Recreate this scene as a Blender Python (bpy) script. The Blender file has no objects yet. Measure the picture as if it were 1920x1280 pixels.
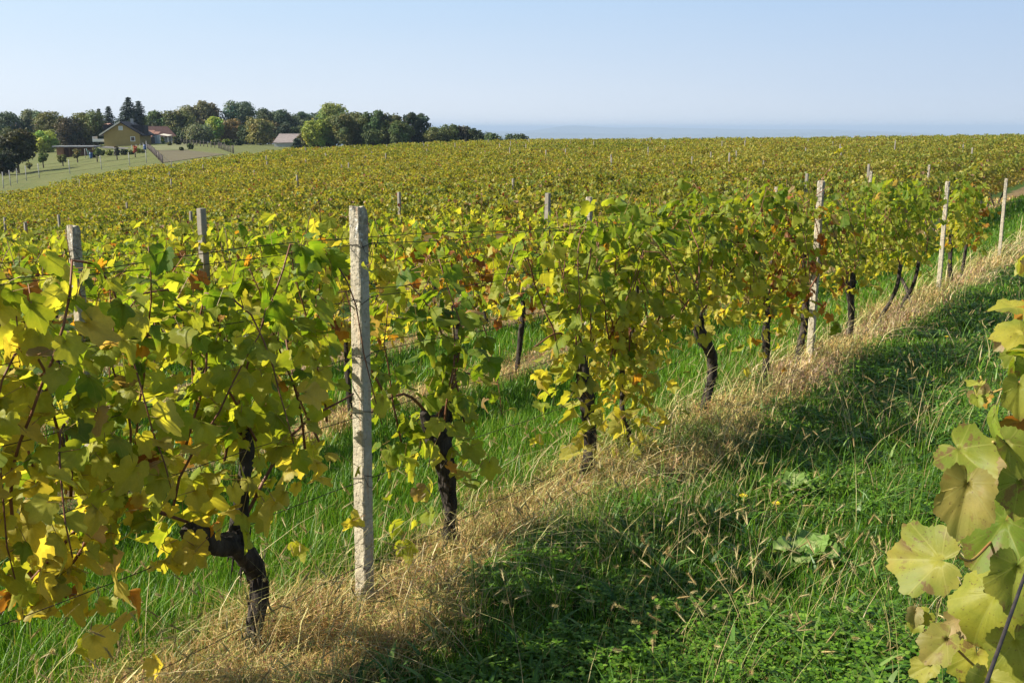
import bpy, math, numpy as np
from mathutils import Vector, Matrix

# ------------------------------------------------------------------ camera, light, exposure
scn = bpy.context.scene
COL = scn.collection
F = 1961.0
PITCH = math.atan(400.0 / F)
CT, ST = math.cos(PITCH), math.sin(PITCH)
cam = bpy.data.cameras.new("camera")
cam.lens = 36.0 * F / 1920.0
cam.sensor_width = 36.0
cam.clip_start = 0.05
cam.clip_end = 90000.0
camo = bpy.data.objects.new("camera", cam)
COL.objects.link(camo)
camo.location = (0, 0, 0)
camo.rotation_euler = (math.pi / 2 - PITCH, 0, 0)
scn.camera = camo

SUN_EL = math.radians(37.0)
SUN_AZ = math.atan2(-0.99, -0.12)          # measured from +Y towards +X
sd = Vector((math.sin(SUN_AZ) * math.cos(SUN_EL), math.cos(SUN_AZ) * math.cos(SUN_EL), math.sin(SUN_EL)))
world = bpy.data.worlds.new("World")
scn.world = world
world.use_nodes = True
wn = world.node_tree
for n in list(wn.nodes):
    wn.nodes.remove(n)
sky = wn.nodes.new('ShaderNodeTexSky')
sky.sky_type = 'NISHITA'
sky.sun_disc = False
sky.sun_elevation = SUN_EL
sky.sun_rotation = SUN_AZ
sky.altitude = 200
sky.air_density = 1.0
sky.dust_density = 0.7
sky.ozone_density = 1.2
bg = wn.nodes.new('ShaderNodeBackground')
bg.inputs['Strength'].default_value = 0.072
wo = wn.nodes.new('ShaderNodeOutputWorld')
wn.links.new(sky.outputs[0], bg.inputs[0])
def WM(op, a, b=None, clamp=False):
    n = wn.nodes.new('ShaderNodeMath'); n.operation = op; n.use_clamp = clamp
    for i, x in enumerate((a, b)):
        if x is None: continue
        if isinstance(x, (int, float)): n.inputs[i].default_value = x
        else: wn.links.new(x, n.inputs[i])
    return n.outputs[0]
def WMIX(f, a, b):
    n = wn.nodes.new('ShaderNodeMix'); n.data_type = 'RGBA'; wn.links.new(f, n.inputs[0])
    for i, x in ((6, a), (7, b)):
        if isinstance(x, tuple): n.inputs[i].default_value = (*x, 1)
        else: wn.links.new(x, n.inputs[i])
    return n.outputs[2]
wtc = wn.nodes.new('ShaderNodeTexCoord'); wsx = wn.nodes.new('ShaderNodeSeparateXYZ')
wn.links.new(wtc.outputs['Generated'], wsx.inputs[0])
cloud = wn.nodes.new('ShaderNodeTexNoise'); cloud.inputs['Scale'].default_value = 2.2; cloud.inputs['Detail'].default_value = 4
wmp = wn.nodes.new('ShaderNodeMapping'); wmp.inputs['Scale'].default_value = (1, 1, 7)
wn.links.new(wtc.outputs['Generated'], wmp.inputs[0]); wn.links.new(wmp.outputs[0], cloud.inputs['Vector'])
wz = WM('ADD', wsx.outputs[2], WM('MULTIPLY', WM('SUBTRACT', cloud.outputs['Fac'], .5), .03))
up = WM('POWER', WM('DIVIDE', wz, .125, True), .75)
az = WM('ADD', WM('MULTIPLY', wsx.outputs[0], 1.05), .5, True)        # 0 towards the sun's side, 1 away from it
hor = WMIX(az, (.88, .90, .92), (.57, .64, .73))
top = WMIX(az, (.54, .715, .90), (.38, .535, .76))
lowsky = WMIX(up, hor, top)
bg2 = wn.nodes.new('ShaderNodeBackground'); bg2.inputs['Strength'].default_value = 0.54
wn.links.new(lowsky, bg2.inputs[0])
wms = wn.nodes.new('ShaderNodeMixShader')
wn.links.new(WM('DIVIDE', WM('SUBTRACT', wsx.outputs[2], .12), .5, True), wms.inputs[0])
wn.links.new(bg2.outputs[0], wms.inputs[1]); wn.links.new(bg.outputs[0], wms.inputs[2])
wn.links.new(wms.outputs[0], wo.inputs[0])
sun = bpy.data.lights.new("sun", 'SUN')
sun.energy = 5.0
sun.angle = math.radians(0.5)
sun.color = (1.0, 0.92, 0.78)
suno = bpy.data.objects.new("sun", sun)
suno.rotation_euler = sd.to_track_quat('Z', 'Y').to_euler()
suno.location = (-30, -6, 30)
COL.objects.link(suno)
scn.view_settings.view_transform = 'Standard'
scn.view_settings.look = 'None'
scn.view_settings.exposure = 1.08
scn.view_settings.gamma = 1.0
scn.render.engine = 'CYCLES'
scn.cycles.max_bounces = 7
scn.cycles.diffuse_bounces = 4
scn.cycles.glossy_bounces = 2
scn.cycles.transmission_bounces = 4
scn.cycles.volume_bounces = 0
scn.cycles.use_denoising = True

# ------------------------------------------------------------------ numbers
DS = np.array([0.527, 0.8499]); DS /= np.linalg.norm(DS)     # along the rows
DP = np.array([-DS[1], DS[0]])                                # across the rows
ROWANG = math.atan2(DS[1], DS[0])
P0, DROW = 0.15, 2.5
PEND = 81.0

def sp2xy(s, p):
    s = np.asarray(s, float); p = np.asarray(p, float)
    return s * DS[0] + p * DP[0], s * DS[1] + p * DP[1]

def xy2sp(x, y):
    return x * DS[0] + y * DS[1], x * DP[0] + y * DP[1]

TA = np.array([-1.3, -.8, -.4855, -.33, -.2, .02, .25, .49, .8, 1.3])
TY = np.array([12, 20, 30, 45, 70, 85, 100, 115, 140, 160, 180, 220, 260, 330, 600, 1200, 2500, 40000.])
TZ = np.array([
    [-3.2, -4.4, -5.4, -6.6, -7.6, -8.0, -8.2, -8.2, -8.2, -8.0, -7.8, -7.4, -7.0, -7.5, -25, -70, -105, -105],
    [-3.0, -4.0, -5.0, -6.0, -7.0, -7.3, -7.4, -7.3, -7.2, -6.9, -6.6, -6.2, -5.8, -6.5, -25, -70, -105, -105],
    [-2.8, -3.6, -4.5, -5.4, -6.4, -6.76, -6.3, -6.1, -6.1, -6.1, -5.7, -5.3, -4.9, -6.0, -25, -70, -105, -105],
    [-2.7, -3.42, -4.1, -4.6, -4.9, -4.95, -4.9, -4.6, -4.3, -4.0, -3.8, -3.5, -3.3, -4.5, -25, -70, -105, -105],
    [-2.6, -3.27, -3.65, -3.85, -3.9, -3.85, -3.75, -3.7, -3.6, -3.6, -3.7, -3.8, -4.0, -5.5, -25, -70, -105, -105],
    [-2.45, -2.9, -3.15, -3.28, -3.36, -3.33, -3.27, -3.2, -3.17, -3.3, -3.7, -4.6, -6.0, -9, -30, -75, -105, -105],
    [-2.3, -2.65, -2.96, -3.04, -3.02, -2.98, -2.92, -2.86, -2.85, -3.3, -4.2, -6.5, -9.0, -14, -35, -80, -105, -105],
    [-2.1, -2.45, -2.68, -2.65, -2.52, -2.47, -2.42, -2.35, -2.5, -3.1, -4.2, -6.5, -9.0, -14, -35, -80, -105, -105],
    [-1.9, -2.1, -2.3, -2.3, -2.2, -2.1, -2.1, -2.1, -2.5, -3.1, -4.2, -6.5, -9.0, -14, -35, -80, -105, -105],
    [-1.7, -1.8, -2.0, -2.0, -2.0, -2.0, -2.0, -2.1, -2.5, -3.1, -4.2, -6.5, -9.0, -14, -35, -80, -105, -105]])

def hash2(ix, iy, seed):
    h = (ix.astype(np.int64) * 374761393 + iy.astype(np.int64) * 668265263 + seed * 974711) & 0x7fffffff
    h = ((h ^ (h >> 13)) * 1274126177) & 0x7fffffff
    return ((h ^ (h >> 16)) & 0xffff) / 65535.0

def vnoise(x, y, seed=0):
    x = np.asarray(x, float); y = np.asarray(y, float)
    ix = np.floor(x); iy = np.floor(y)
    fx = x - ix; fy = y - iy
    fx = fx * fx * (3 - 2 * fx); fy = fy * fy * (3 - 2 * fy)
    a = hash2(ix, iy, seed); b = hash2(ix + 1, iy, seed)
    c = hash2(ix, iy + 1, seed); d = hash2(ix + 1, iy + 1, seed)
    return (a * (1 - fx) + b * fx) * (1 - fy) + (c * (1 - fx) + d * fx) * fy

def gz(x, y):
    x = np.asarray(x, float); y = np.asarray(y, float)
    plane = -1.57 + 0.0578 * x - 0.0736 * y
    plane = np.clip(plane, -8, 1)
    r = np.hypot(x, y)
    D = np.maximum(np.maximum(y, 0.5 * r), 1e-3)
    a = np.clip(x / np.maximum(D, 1e-3), TA[0], TA[-1])
    ia = np.clip(np.searchsorted(TA, a) - 1, 0, len(TA) - 2)
    ta = (a - TA[ia]) / (TA[ia + 1] - TA[ia])
    ta = ta * ta * (3 - 2 * ta) * .5 + ta * .5
    Dl = np.clip(D, TY[0], TY[-1])
    iy = np.clip(np.searchsorted(TY, Dl) - 1, 0, len(TY) - 2)
    ty = (Dl - TY[iy]) / (TY[iy + 1] - TY[iy])
    z = (TZ[ia, iy] * (1 - ta) + TZ[ia + 1, iy] * ta) * (1 - ty) + (TZ[ia, iy + 1] * (1 - ta) + TZ[ia + 1, iy + 1] * ta) * ty
    w = np.clip((D - 11) / 16, 0, 1); w = w * w * (3 - 2 * w)
    out = plane * (1 - w) + z * w
    near = np.clip((60 - r) / 30, 0, 1)
    out = out + near * 0.05 * (vnoise(x * 1.3, y * 1.3, 3) - .5) * np.clip(r / 3, 0, 1)
    # low ridge of earth under each vine row
    s, p = xy2sp(x, y)
    f = np.abs((p - P0) / DROW - np.round((p - P0) / DROW)) * DROW
    out = out - near * 0.02 * np.exp(-(f / 0.35) ** 2)
    return out

def ray(px, py):
    u = (px - 960) / F; v = (640 - py) / F
    return np.array([u, CT + v * ST, -ST + v * CT])

def at(px, py, Y):
    r = ray(px, py)
    return r * (Y / r[1])

def row_s(px, py, p):
    r = ray(px, py); a = r[0] / r[1]
    Y = p / (DP[1] + a * DP[0])
    return xy2sp(a * Y, Y)[0]

def ground_hit(px, py, tmax=400.):
    r = ray(px, py)
    ys = np.geomspace(20, tmax, 3000)
    X = r[0] / r[1] * ys; Z = r[2] / r[1] * ys
    g = gz(X, ys)
    k = np.where(Z < g)[0]
    i = k[0] if len(k) else len(ys) - 1
    return X[i], ys[i]

# ------------------------------------------------------------------ mesh gatherer
class Geo:
    def __init__(s):
        s.v = []; s.n = 0; s.loops = []; s.tot = []; s.mi = []; s.col = []; s.uv = []; s.sm = []
    def add(s, verts, faces, mat=0, col=None, uv=None, smooth=True):
        """verts (N,3); faces (M,k) array or list of such arrays"""
        verts = np.asarray(verts, np.float32).reshape(-1, 3)
        if not isinstance(faces, (list, tuple)): faces = [faces]
        for f in faces:
            f = np.asarray(f, np.int64)
            if f.size == 0: continue
            s.loops.append((f + s.n).ravel()); s.tot.append(np.full(len(f), f.shape[1]))
            s.mi.append(np.full(len(f), mat)); s.sm.append(np.full(len(f), smooth))
        N = len(verts)
        if col is None: col = np.ones((N, 3))
        col = np.asarray(col, np.float32)
        if col.ndim == 1: col = np.tile(col, (N, 1))
        s.col.append(col[:, :3])
        s.uv.append(np.zeros((N, 3), np.float32) if uv is None else np.asarray(uv, np.float32))
        s.v.append(verts); s.n += N
    def mesh(s, name, mats):
        me = bpy.data.meshes.new(name)
        v = np.concatenate(s.v); loops = np.concatenate(s.loops).astype(np.int32); tot = np.concatenate(s.tot).astype(np.int32)
        me.vertices.add(len(v)); me.vertices.foreach_set("co", v.ravel())
        me.loops.add(len(loops)); me.loops.foreach_set("vertex_index", loops)
        me.polygons.add(len(tot))
        start = np.concatenate([[0], np.cumsum(tot)[:-1]]).astype(np.int32)
        me.polygons.foreach_set("loop_start", start)
        try: me.polygons.foreach_set("loop_total", tot)
        except Exception: pass
        me.polygons.foreach_set("material_index", np.concatenate(s.mi).astype(np.int32))
        me.polygons.foreach_set("use_smooth", np.concatenate(s.sm).astype(bool))
        for m in mats: me.materials.append(m)
        me.update(calc_edges=True)
        a = me.attributes.new("tone", 'FLOAT_COLOR', 'POINT')
        c = np.concatenate(s.col); c = np.concatenate([c, np.ones((len(c), 1), np.float32)], 1)
        a.data.foreach_set("color", c.astype(np.float32).ravel())
        b = me.attributes.new("leafuv", 'FLOAT_VECTOR', 'POINT')
        b.data.foreach_set("vector", np.concatenate(s.uv).astype(np.float32).ravel())
        return me

def link(name, data, parent=None, loc=None, rz=None):
    o = bpy.data.objects.new(name, data)
    COL.objects.link(o)
    if parent is not None: o.parent = parent
    if loc is not None: o.location = tuple(float(c) for c in loc)
    if rz is not None: o.rotation_euler = (0, 0, rz)
    return o

def tag(o, label=None, cat=None, group=None, kind=None):
    if label: o['label'] = label
    if cat: o['category'] = cat
    if group: o['group'] = group
    if kind: o['kind'] = kind
    return o

def box_geo(g, x0, x1, y0, y1, z0, z1, mat=0, col=None):
    v = [(x0, y0, z0), (x1, y0, z0), (x1, y1, z0), (x0, y1, z0), (x0, y0, z1), (x1, y0, z1), (x1, y1, z1), (x0, y1, z1)]
    f = [(0, 3, 2, 1), (4, 5, 6, 7), (0, 1, 5, 4), (1, 2, 6, 5), (2, 3, 7, 6), (3, 0, 4, 7)]
    g.add(v, np.array(f), mat, col, smooth=False)

def norm(a):
    return a / np.maximum(np.linalg.norm(a, axis=-1, keepdims=True), 1e-9)

def tube(g, pts, rad, sides=8, mat=0, rough=0., seed=0, col=None, cap=True, res=None):
    pts = np.asarray(pts, float); rad = np.asarray(rad, float) * np.ones(len(pts))
    if res:
        # resample smooth (Catmull-Rom)
        P = np.vstack([2 * pts[0] - pts[1], pts, 2 * pts[-1] - pts[-2]])
        o = []; r = []
        for i in range(len(pts) - 1):
            for t in np.linspace(0, 1, res, endpoint=False):
                a, b, c, d = P[i:i + 4]
                o.append(.5 * ((2 * b) + (-a + c) * t + (2 * a - 5 * b + 4 * c - d) * t * t + (-a + 3 * b - 3 * c + d) * t ** 3))
                r.append(rad[i] * (1 - t) + rad[i + 1] * t)
        o.append(pts[-1]); r.append(rad[-1])
        pts = np.array(o); rad = np.array(r)
    T = np.gradient(pts, axis=0); T = norm(T)
    ref = np.array([0.3, 0.9, 0.1]) if abs(T[0][1]) < .8 else np.array([1., 0, .2])
    U = norm(np.cross(T, ref)); V = np.cross(T, U)
    th = np.linspace(0, 2 * np.pi, sides, endpoint=False)
    L = np.concatenate([[0], np.cumsum(np.linalg.norm(np.diff(pts, axis=0), axis=1))])
    R = rad[:, None] * np.ones((1, sides))
    if rough:
        nx = th[None, :] / (2 * np.pi) * 9 + L[:, None] * 4
        ny = L[:, None] * 9 * np.ones((1, sides))
        R = R * (1 + rough * (vnoise(nx, ny, seed) - .5) * 2 + rough * .9 * (vnoise(nx * 2.3, ny * 4.0, seed + 5) - .5) * 2)
    co = pts[:, None, :] + R[..., None] * (np.cos(th)[None, :, None] * U[:, None, :] + np.sin(th)[None, :, None] * V[:, None, :])
    n = len(pts)
    i = np.arange(n - 1)[:, None] * sides; j = np.arange(sides)[None, :]; jn = (j + 1) % sides
    f = np.stack([i + j, i + jn, i + sides + jn, i + sides + j], -1).reshape(-1, 4)
    fs = [f]
    v = co.reshape(-1, 3)
    if cap:
        v = np.vstack([v, pts[0], pts[-1]])
        k0, k1 = n * sides, n * sides + 1
        jj = np.arange(sides); jk = (jj + 1) % sides
        fs.append(np.stack([jk, jj, np.full(sides, k0)], -1))
        fs.append(np.stack([(n - 1) * sides + jj, (n - 1) * sides + jk, np.full(sides, k1)], -1))
    g.add(v, fs, mat, col)
    return pts

# ------------------------------------------------------------------ materials
def newmat(name):
    m = bpy.data.materials.new(name); m.use_nodes = True
    nt = m.node_tree
    for n in list(nt.nodes): nt.nodes.remove(n)
    out = nt.nodes.new('ShaderNodeOutputMaterial')
    return m, nt, out

def N(nt, typ, **kw):
    n = nt.nodes.new(typ)
    for k, v in kw.items(): setattr(n, k, v)
    return n

def mth(nt, op, a, b=None, c=None, clamp=False):
    n = nt.nodes.new('ShaderNodeMath'); n.operation = op; n.use_clamp = clamp
    for i, x in enumerate((a, b, c)):
        if x is None: continue
        if isinstance(x, (int, float)): n.inputs[i].default_value = x
        else: nt.links.new(x, n.inputs[i])
    return n.outputs[0]

def mixc(nt, fac, a, b, blend='MIX'):
    n = nt.nodes.new('ShaderNodeMix'); n.data_type = 'RGBA'; n.blend_type = blend
    if isinstance(fac, (int, float)): n.inputs[0].default_value = fac
    else: nt.links.new(fac, n.inputs[0])
    for i, x in ((6, a), (7, b)):
        if isinstance(x, tuple): n.inputs[i].default_value = (*x, 1)
        else: nt.links.new(x, n.inputs[i])
    return n.outputs[2]

def noise(nt, scale, detail=3, vec=None, rough=.5):
    n = nt.nodes.new('ShaderNodeTexNoise'); n.inputs['Scale'].default_value = scale
    n.inputs['Detail'].default_value = detail; n.inputs['Roughness'].default_value = rough
    if vec is not None: nt.links.new(vec, n.inputs['Vector'])
    return n.outputs['Fac']

def ramp(nt, fac, lo, hi):
    n = nt.nodes.new('ShaderNodeMapRange'); n.inputs[1].default_value = lo; n.inputs[2].default_value = hi
    nt.links.new(fac, n.inputs[0]); return n.outputs[0]

def leaf_material(name, trans=0.45, veins=True, rough=.50, hue_trans=(1.48, 1.38, .48), spec=.26, old=False):
    m, nt, out = newmat(name)
    at_ = N(nt, 'ShaderNodeAttribute', attribute_name="tone")
    col = at_.outputs['Color']
    bump_h = None
    if veins:
        uv = N(nt, 'ShaderNodeAttribute', attribute_name="leafuv").outputs['Vector']
        sx = N(nt, 'ShaderNodeSeparateXYZ'); nt.links.new(uv, sx.inputs[0])
        # main veins radiate from the petiole at the blade's base
        x = sx.outputs[0]; y = mth(nt, 'ADD', sx.outputs[1], 0.30)
        ang = mth(nt, 'ARCTAN2', x, y)
        r = mth(nt, 'SQRT', mth(nt, 'ADD', mth(nt, 'MULTIPLY', x, x), mth(nt, 'MULTIPLY', y, y)))
        # vein every 50 degrees
        k = mth(nt, 'PINGPONG', ang, 0.436)
        d = mth(nt, 'MULTIPLY', k, r)
        main = mth(nt, 'MULTIPLY', mth(nt, 'SUBTRACT', 1.0, ramp(nt, d, 0.006, 0.024), clamp=True), ramp(nt, r, .03, .16), clamp=True)
        # side veins: chevrons off the main ones
        t = mth(nt, 'ADD', mth(nt, 'ADD', mth(nt, 'MULTIPLY', r, 6.0), mth(nt, 'MULTIPLY', d, -9.0)), mth(nt, 'MULTIPLY', noise(nt, 3.0, 1, uv), 2.5))
        k2 = mth(nt, 'PINGPONG', t, 0.5)
        side = mth(nt, 'MULTIPLY', mth(nt, 'SUBTRACT', 1.0, ramp(nt, k2, 0.03, 0.10), clamp=True), 0.28)
        vein = mth(nt, 'MAXIMUM', main, side, clamp=True)
        vcol = mixc(nt, 0.5, col, (.36, .36, .10))
        geo = N(nt, 'ShaderNodeNewGeometry')
        nz = noise(nt, 55, 3, geo.outputs['Position'])
        nz2 = noise(nt, 17, 2, geo.outputs['Position'])
        edge = mth(nt, 'MULTIPLY', ramp(nt, r, .95, 1.3), ramp(nt, nz2, .46, .58), clamp=True)
        spots = mth(nt, 'MULTIPLY', ramp(nt, nz, .66, .74), ramp(nt, nz2, .45, .6), clamp=True)
        dry = mixc(nt, 0.7, col, (.28, .12, .04))
        base = mixc(nt, ramp(nt, nz2, .36, .62), mixc(nt, .25, col, (.08, .17, .012)), mixc(nt, .22, col, (.46, .42, .05)))
        base = mixc(nt, ramp(nt, noise(nt, 160, 4, geo.outputs['Position']), .40, .62), mixc(nt, .1, base, (.03, .05, .01)), base)
        base = mixc(nt, mth(nt, 'MAXIMUM', mth(nt, 'MULTIPLY', edge, .55), mth(nt, 'MULTIPLY', spots, .5)), base, dry)
        if old:
            q = noise(nt, 26, 5, geo.outputs['Position'], .7); q2 = noise(nt, 11, 2, geo.outputs['Position'])
            base = mixc(nt, ramp(nt, q2, .40, .60), base, mixc(nt, .5, base, (.14, .21, .03)))
            blot = mth(nt, 'MULTIPLY', ramp(nt, q, .56, .60), ramp(nt, q2, .44, .52), clamp=True)
            base = mixc(nt, mth(nt, 'MULTIPLY', blot, .75), base, (.17, .085, .045))
            base = mixc(nt, mth(nt, 'MULTIPLY', ramp(nt, noise(nt, 210, 2, geo.outputs['Position']), .66, .70), .7), base, (.12, .07, .03))
        col = mixc(nt, mth(nt, 'MULTIPLY', vein, 0.55), base, vcol)
        bump_h = vein
    tc = mixc(nt, 1.0, col, hue_trans, 'MULTIPLY')
    p = N(nt, 'ShaderNodeBsdfPrincipled')
    nt.links.new(col, p.inputs['Base Color'])
    p.inputs['Roughness'].default_value = rough
    p.inputs['Specular IOR Level'].default_value = spec
    if bump_h is not None:
        b = N(nt, 'ShaderNodeBump'); b.inputs['Strength'].default_value = .15; b.inputs['Distance'].default_value = .002
        nt.links.new(bump_h, b.inputs['Height']); nt.links.new(b.outputs[0], p.inputs['Normal'])
    t = N(nt, 'ShaderNodeBsdfTranslucent'); nt.links.new(tc, t.inputs['Color'])
    ms = N(nt, 'ShaderNodeMixShader'); ms.inputs[0].default_value = trans
    nt.links.new(p.outputs[0], ms.inputs[1]); nt.links.new(t.outputs[0], ms.inputs[2])
    nt.links.new(ms.outputs[0], out.inputs['Surface'])
    return m

M = {}
M['leaf'] = leaf_material('vine_leaf', .57)
M['leaf_old'] = leaf_material('old_vine_leaf', .48, old=True)
M['leaf_far'] = leaf_material('vine_leaf_simple', .42, veins=False)
M['grass'] = leaf_material('grass_blade', .35, veins=False, rough=.45, hue_trans=(1.2, 1.25, .5), spec=.35)
M['dry'] = leaf_material('dry_stem', .22, veins=False, rough=.5, hue_trans=(1.1, 1.0, .8), spec=.4)
M['tree'] = leaf_material('tree_leaf', .25, veins=False, rough=.6, hue_trans=(1.2, 1.2, .5), spec=.25)

def simple(name, c1, c2=None, scale=8, rough=.8, bump=0, bscale=None, stretch=None, spec=.3, metal=0., lo=.35, hi=.65):
    m, nt, out = newmat(name)
    p = N(nt, 'ShaderNodeBsdfPrincipled'); p.inputs['Roughness'].default_value = rough
    p.inputs['Specular IOR Level'].default_value = spec; p.inputs['Metallic'].default_value = metal
    tc = N(nt, 'ShaderNodeTexCoord').outputs['Object']
    if stretch:
        mp = N(nt, 'ShaderNodeMapping'); mp.inputs['Scale'].default_value = stretch
        nt.links.new(tc, mp.inputs[0]); tc = mp.outputs[0]
    if c2 is not None:
        nz = noise(nt, scale, 5, tc, .6)
        nt.links.new(mixc(nt, ramp(nt, nz, lo, hi), c1, c2), p.inputs['Base Color'])
    else: p.inputs['Base Color'].default_value = (*c1, 1)
    if bump:
        b = N(nt, 'ShaderNodeBump'); b.inputs['Strength'].default_value = 1.0; b.inputs['Distance'].default_value = bump
        nt.links.new(noise(nt, bscale or scale * 3, 6, tc, .65), b.inputs['Height']); nt.links.new(b.outputs[0], p.inputs['Normal'])
    nt.links.new(p.outputs[0], out.inputs['Surface'])
    return m

M['bark'] = simple('vine_bark', (.018, .014, .011), (.105, .085, .068), 26, .9, .014, 60, (1, 1, .16), lo=.4, hi=.8)
M['cane'] = simple('cane_bark', (.10, .035, .018), (.22, .10, .05), 18, .55, .001, 60)
M['petiole'] = simple('petiole', (.28, .10, .05), (.30, .24, .06), 12, .5)
M['tree_bark'] = simple('tree_bark', (.05, .04, .03), (.12, .10, .08), 3, .9)
M['wire'] = simple('rusty_wire', (.02, .016, .014), (.07, .05, .04), 40, .6, spec=.4, metal=.3)

def concrete():
    m, nt, out = newmat('cast_concrete')
    p = N(nt, 'ShaderNodeBsdfPrincipled'); p.inputs['Roughness'].default_value = .9
    p.inputs['Specular IOR Level'].default_value = .2
    tc = N(nt, 'ShaderNodeTexCoord').outputs['Object']
    a = noise(nt, 9, 6, tc, .6); b = noise(nt, 70, 4, tc, .6); c = noise(nt, 28, 5, tc, .7)
    col = mixc(nt, ramp(nt, a, .35, .65), (.36, .315, .23), (.50, .45, .34))
    col = mixc(nt, mth(nt, 'MULTIPLY', ramp(nt, b, .60, .72), .8), col, (.12, .11, .09))
    # lichen and grime creep down from the head of the post
    sx = N(nt, 'ShaderNodeSeparateXYZ'); nt.links.new(tc, sx.inputs[0])
    top = mth(nt, 'MULTIPLY', ramp(nt, sx.outputs[2], 1.30, 1.62), ramp(nt, c, .38, .56), clamp=True)
    col = mixc(nt, mth(nt, 'MULTIPLY', top, .75), col, (.16, .14, .11))
    sp = mth(nt, 'MULTIPLY', ramp(nt, sx.outputs[2], 1.2, 1.5), ramp(nt, noise(nt, 45, 3, tc), .60, .68), clamp=True)
    col = mixc(nt, sp, col, (.56, .54, .48))
    rust = N(nt, 'ShaderNodeTexNoise'); rust.inputs['Scale'].default_value = 14
    mp = N(nt, 'ShaderNodeMapping'); mp.inputs['Scale'].default_value = (3, 3, .25); nt.links.new(tc, mp.inputs[0]); nt.links.new(mp.outputs[0], rust.inputs['Vector'])
    col = mixc(nt, mth(nt, 'MULTIPLY', ramp(nt, rust.outputs['Fac'], .60, .72), .45), col, (.42, .20, .08))
    nt.links.new(col, p.inputs['Base Color'])
    bm = N(nt, 'ShaderNodeBump'); bm.inputs['Distance'].default_value = .006
    nt.links.new(mth(nt, 'ADD', mth(nt, 'MULTIPLY', ramp(nt, b, .5, .7), -.6), c), bm.inputs['Height'])
    nt.links.new(bm.outputs[0], p.inputs['Normal'])
    nt.links.new(p.outputs[0], out.inputs['Surface'])
    return m
M['concrete'] = concrete()

def ground_mat():
    m, nt, out = newmat('vineyard_ground')
    p = N(nt, 'ShaderNodeBsdfPrincipled'); p.inputs['Roughness'].default_value = .95
    p.inputs['Specular IOR Level'].default_value = .1
    g = N(nt, 'ShaderNodeNewGeometry').outputs['Position']
    sx = N(nt, 'ShaderNodeSeparateXYZ'); nt.links.new(g, sx.inputs[0])
    pp = mth(nt, 'ADD', mth(nt, 'MULTIPLY', sx.outputs[0], float(DP[0])), mth(nt, 'MULTIPLY', sx.outputs[1], float(DP[1])))
    n1 = noise(nt, 1.6, 5, g, .6); n2 = noise(nt, 22, 5, g, .65); n3 = noise(nt, .05, 4, g); n4 = noise(nt, .4, 4, g)
    pw = mth(nt, 'ADD', pp, mth(nt, 'MULTIPLY', mth(nt, 'SUBTRACT', n1, .5), .9))
    fr = mth(nt, 'PINGPONG', mth(nt, 'DIVIDE', mth(nt, 'SUBTRACT', pw, P0 - 50 * DROW), DROW), .5)   # 0 on the row, .5 mid lane
    strip = mth(nt, 'SUBTRACT', 1.0, ramp(nt, fr, .12, .20), clamp=True)
    lane = mixc(nt, ramp(nt, n2, .35, .65), (.020, .040, .008), (.060, .110, .018))
    dry = mixc(nt, ramp(nt, n2, .35, .65), (.10, .07, .035), (.26, .19, .10))
    vin = mixc(nt, strip, lane, dry)
    mead = mixc(nt, ramp(nt, n4, .35, .65), (.085, .115, .034), (.12, .135, .048))
    mead = mixc(nt, ramp(nt, n1, .3, .7), mead, mixc(nt, .5, mead, (.16, .14, .06)))
    inside = mth(nt, 'SUBTRACT', 1.0, ramp(nt, pw, PEND + .3, PEND + 1.0), clamp=True)
    near = mixc(nt, inside, mead, vin)
    # the plain beyond: fields and woods
    r = mth(nt, 'POWER', mth(nt, 'ADD', mth(nt, 'MULTIPLY', sx.outputs[0], sx.outputs[0]), mth(nt, 'MULTIPLY', sx.outputs[1], sx.outputs[1])), .5)
    far = mixc(nt, ramp(nt, noise(nt, .0011, 4, g, .6), .42, .58), (.03, .05, .03), (.22, .21, .13))
    col = mixc(nt, ramp(nt, r, 330, 800), near, far)
    nt.links.new(col, p.inputs['Base Color'])
    b = N(nt, 'ShaderNodeBump'); b.inputs['Distance'].default_value = .04
    nt.links.new(n2, b.inputs['Height']); nt.links.new(b.outputs[0], p.inputs['Normal'])
    nt.links.new(p.outputs[0], out.inputs['Surface'])
    return m
M['ground'] = ground_mat()
M['soil'] = simple('tilled_soil', (.085, .07, .036), (.12, .105, .05), .35, .95, stretch=(1, 3, 1))
M['stubble'] = simple('stubble_grass', (.10, .12, .04), (.17, .16, .075), .3, .95)

# ------------------------------------------------------------------ ground, hills, haze
def build_ground():
    radii = np.concatenate([[0.0], np.geomspace(.35, 60, 190), np.geomspace(61.5, 400, 110), np.geomspace(420, 38000, 60)])
    ang = []
    a = 0.
    # finer in front of the camera
    front = np.radians(np.linspace(50, 130, 560, endpoint=False))
    back = np.radians(np.linspace(130, 410, 240, endpoint=False))
    ang = np.concatenate([front, back]); A = len(ang)
    R, T = np.meshgrid(radii[1:], ang, indexing='ij')
    x = R * np.cos(T); y = R * np.sin(T); z = gz(x, y)
    v = np.stack([x, y, z], -1).reshape(-1, 3)
    v = np.vstack([v, [0, 0, float(gz(0., 0.))]])
    n = len(radii) - 1
    i = np.arange(n - 1)[:, None] * A; j = np.arange(A)[None, :]; k = (j + 1) % A
    f = np.stack([i + j, i + A + j, i + A + k, i + k], -1).reshape(-1, 4)
    t = np.stack([np.full(A, n * A), np.arange(A), (np.arange(A) + 1) % A], -1)
    g = Geo(); g.add(v, [f, t])
    o = link('ground', g.mesh('ground', [M['ground']])); tag(o, kind='structure')
build_ground()

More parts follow.
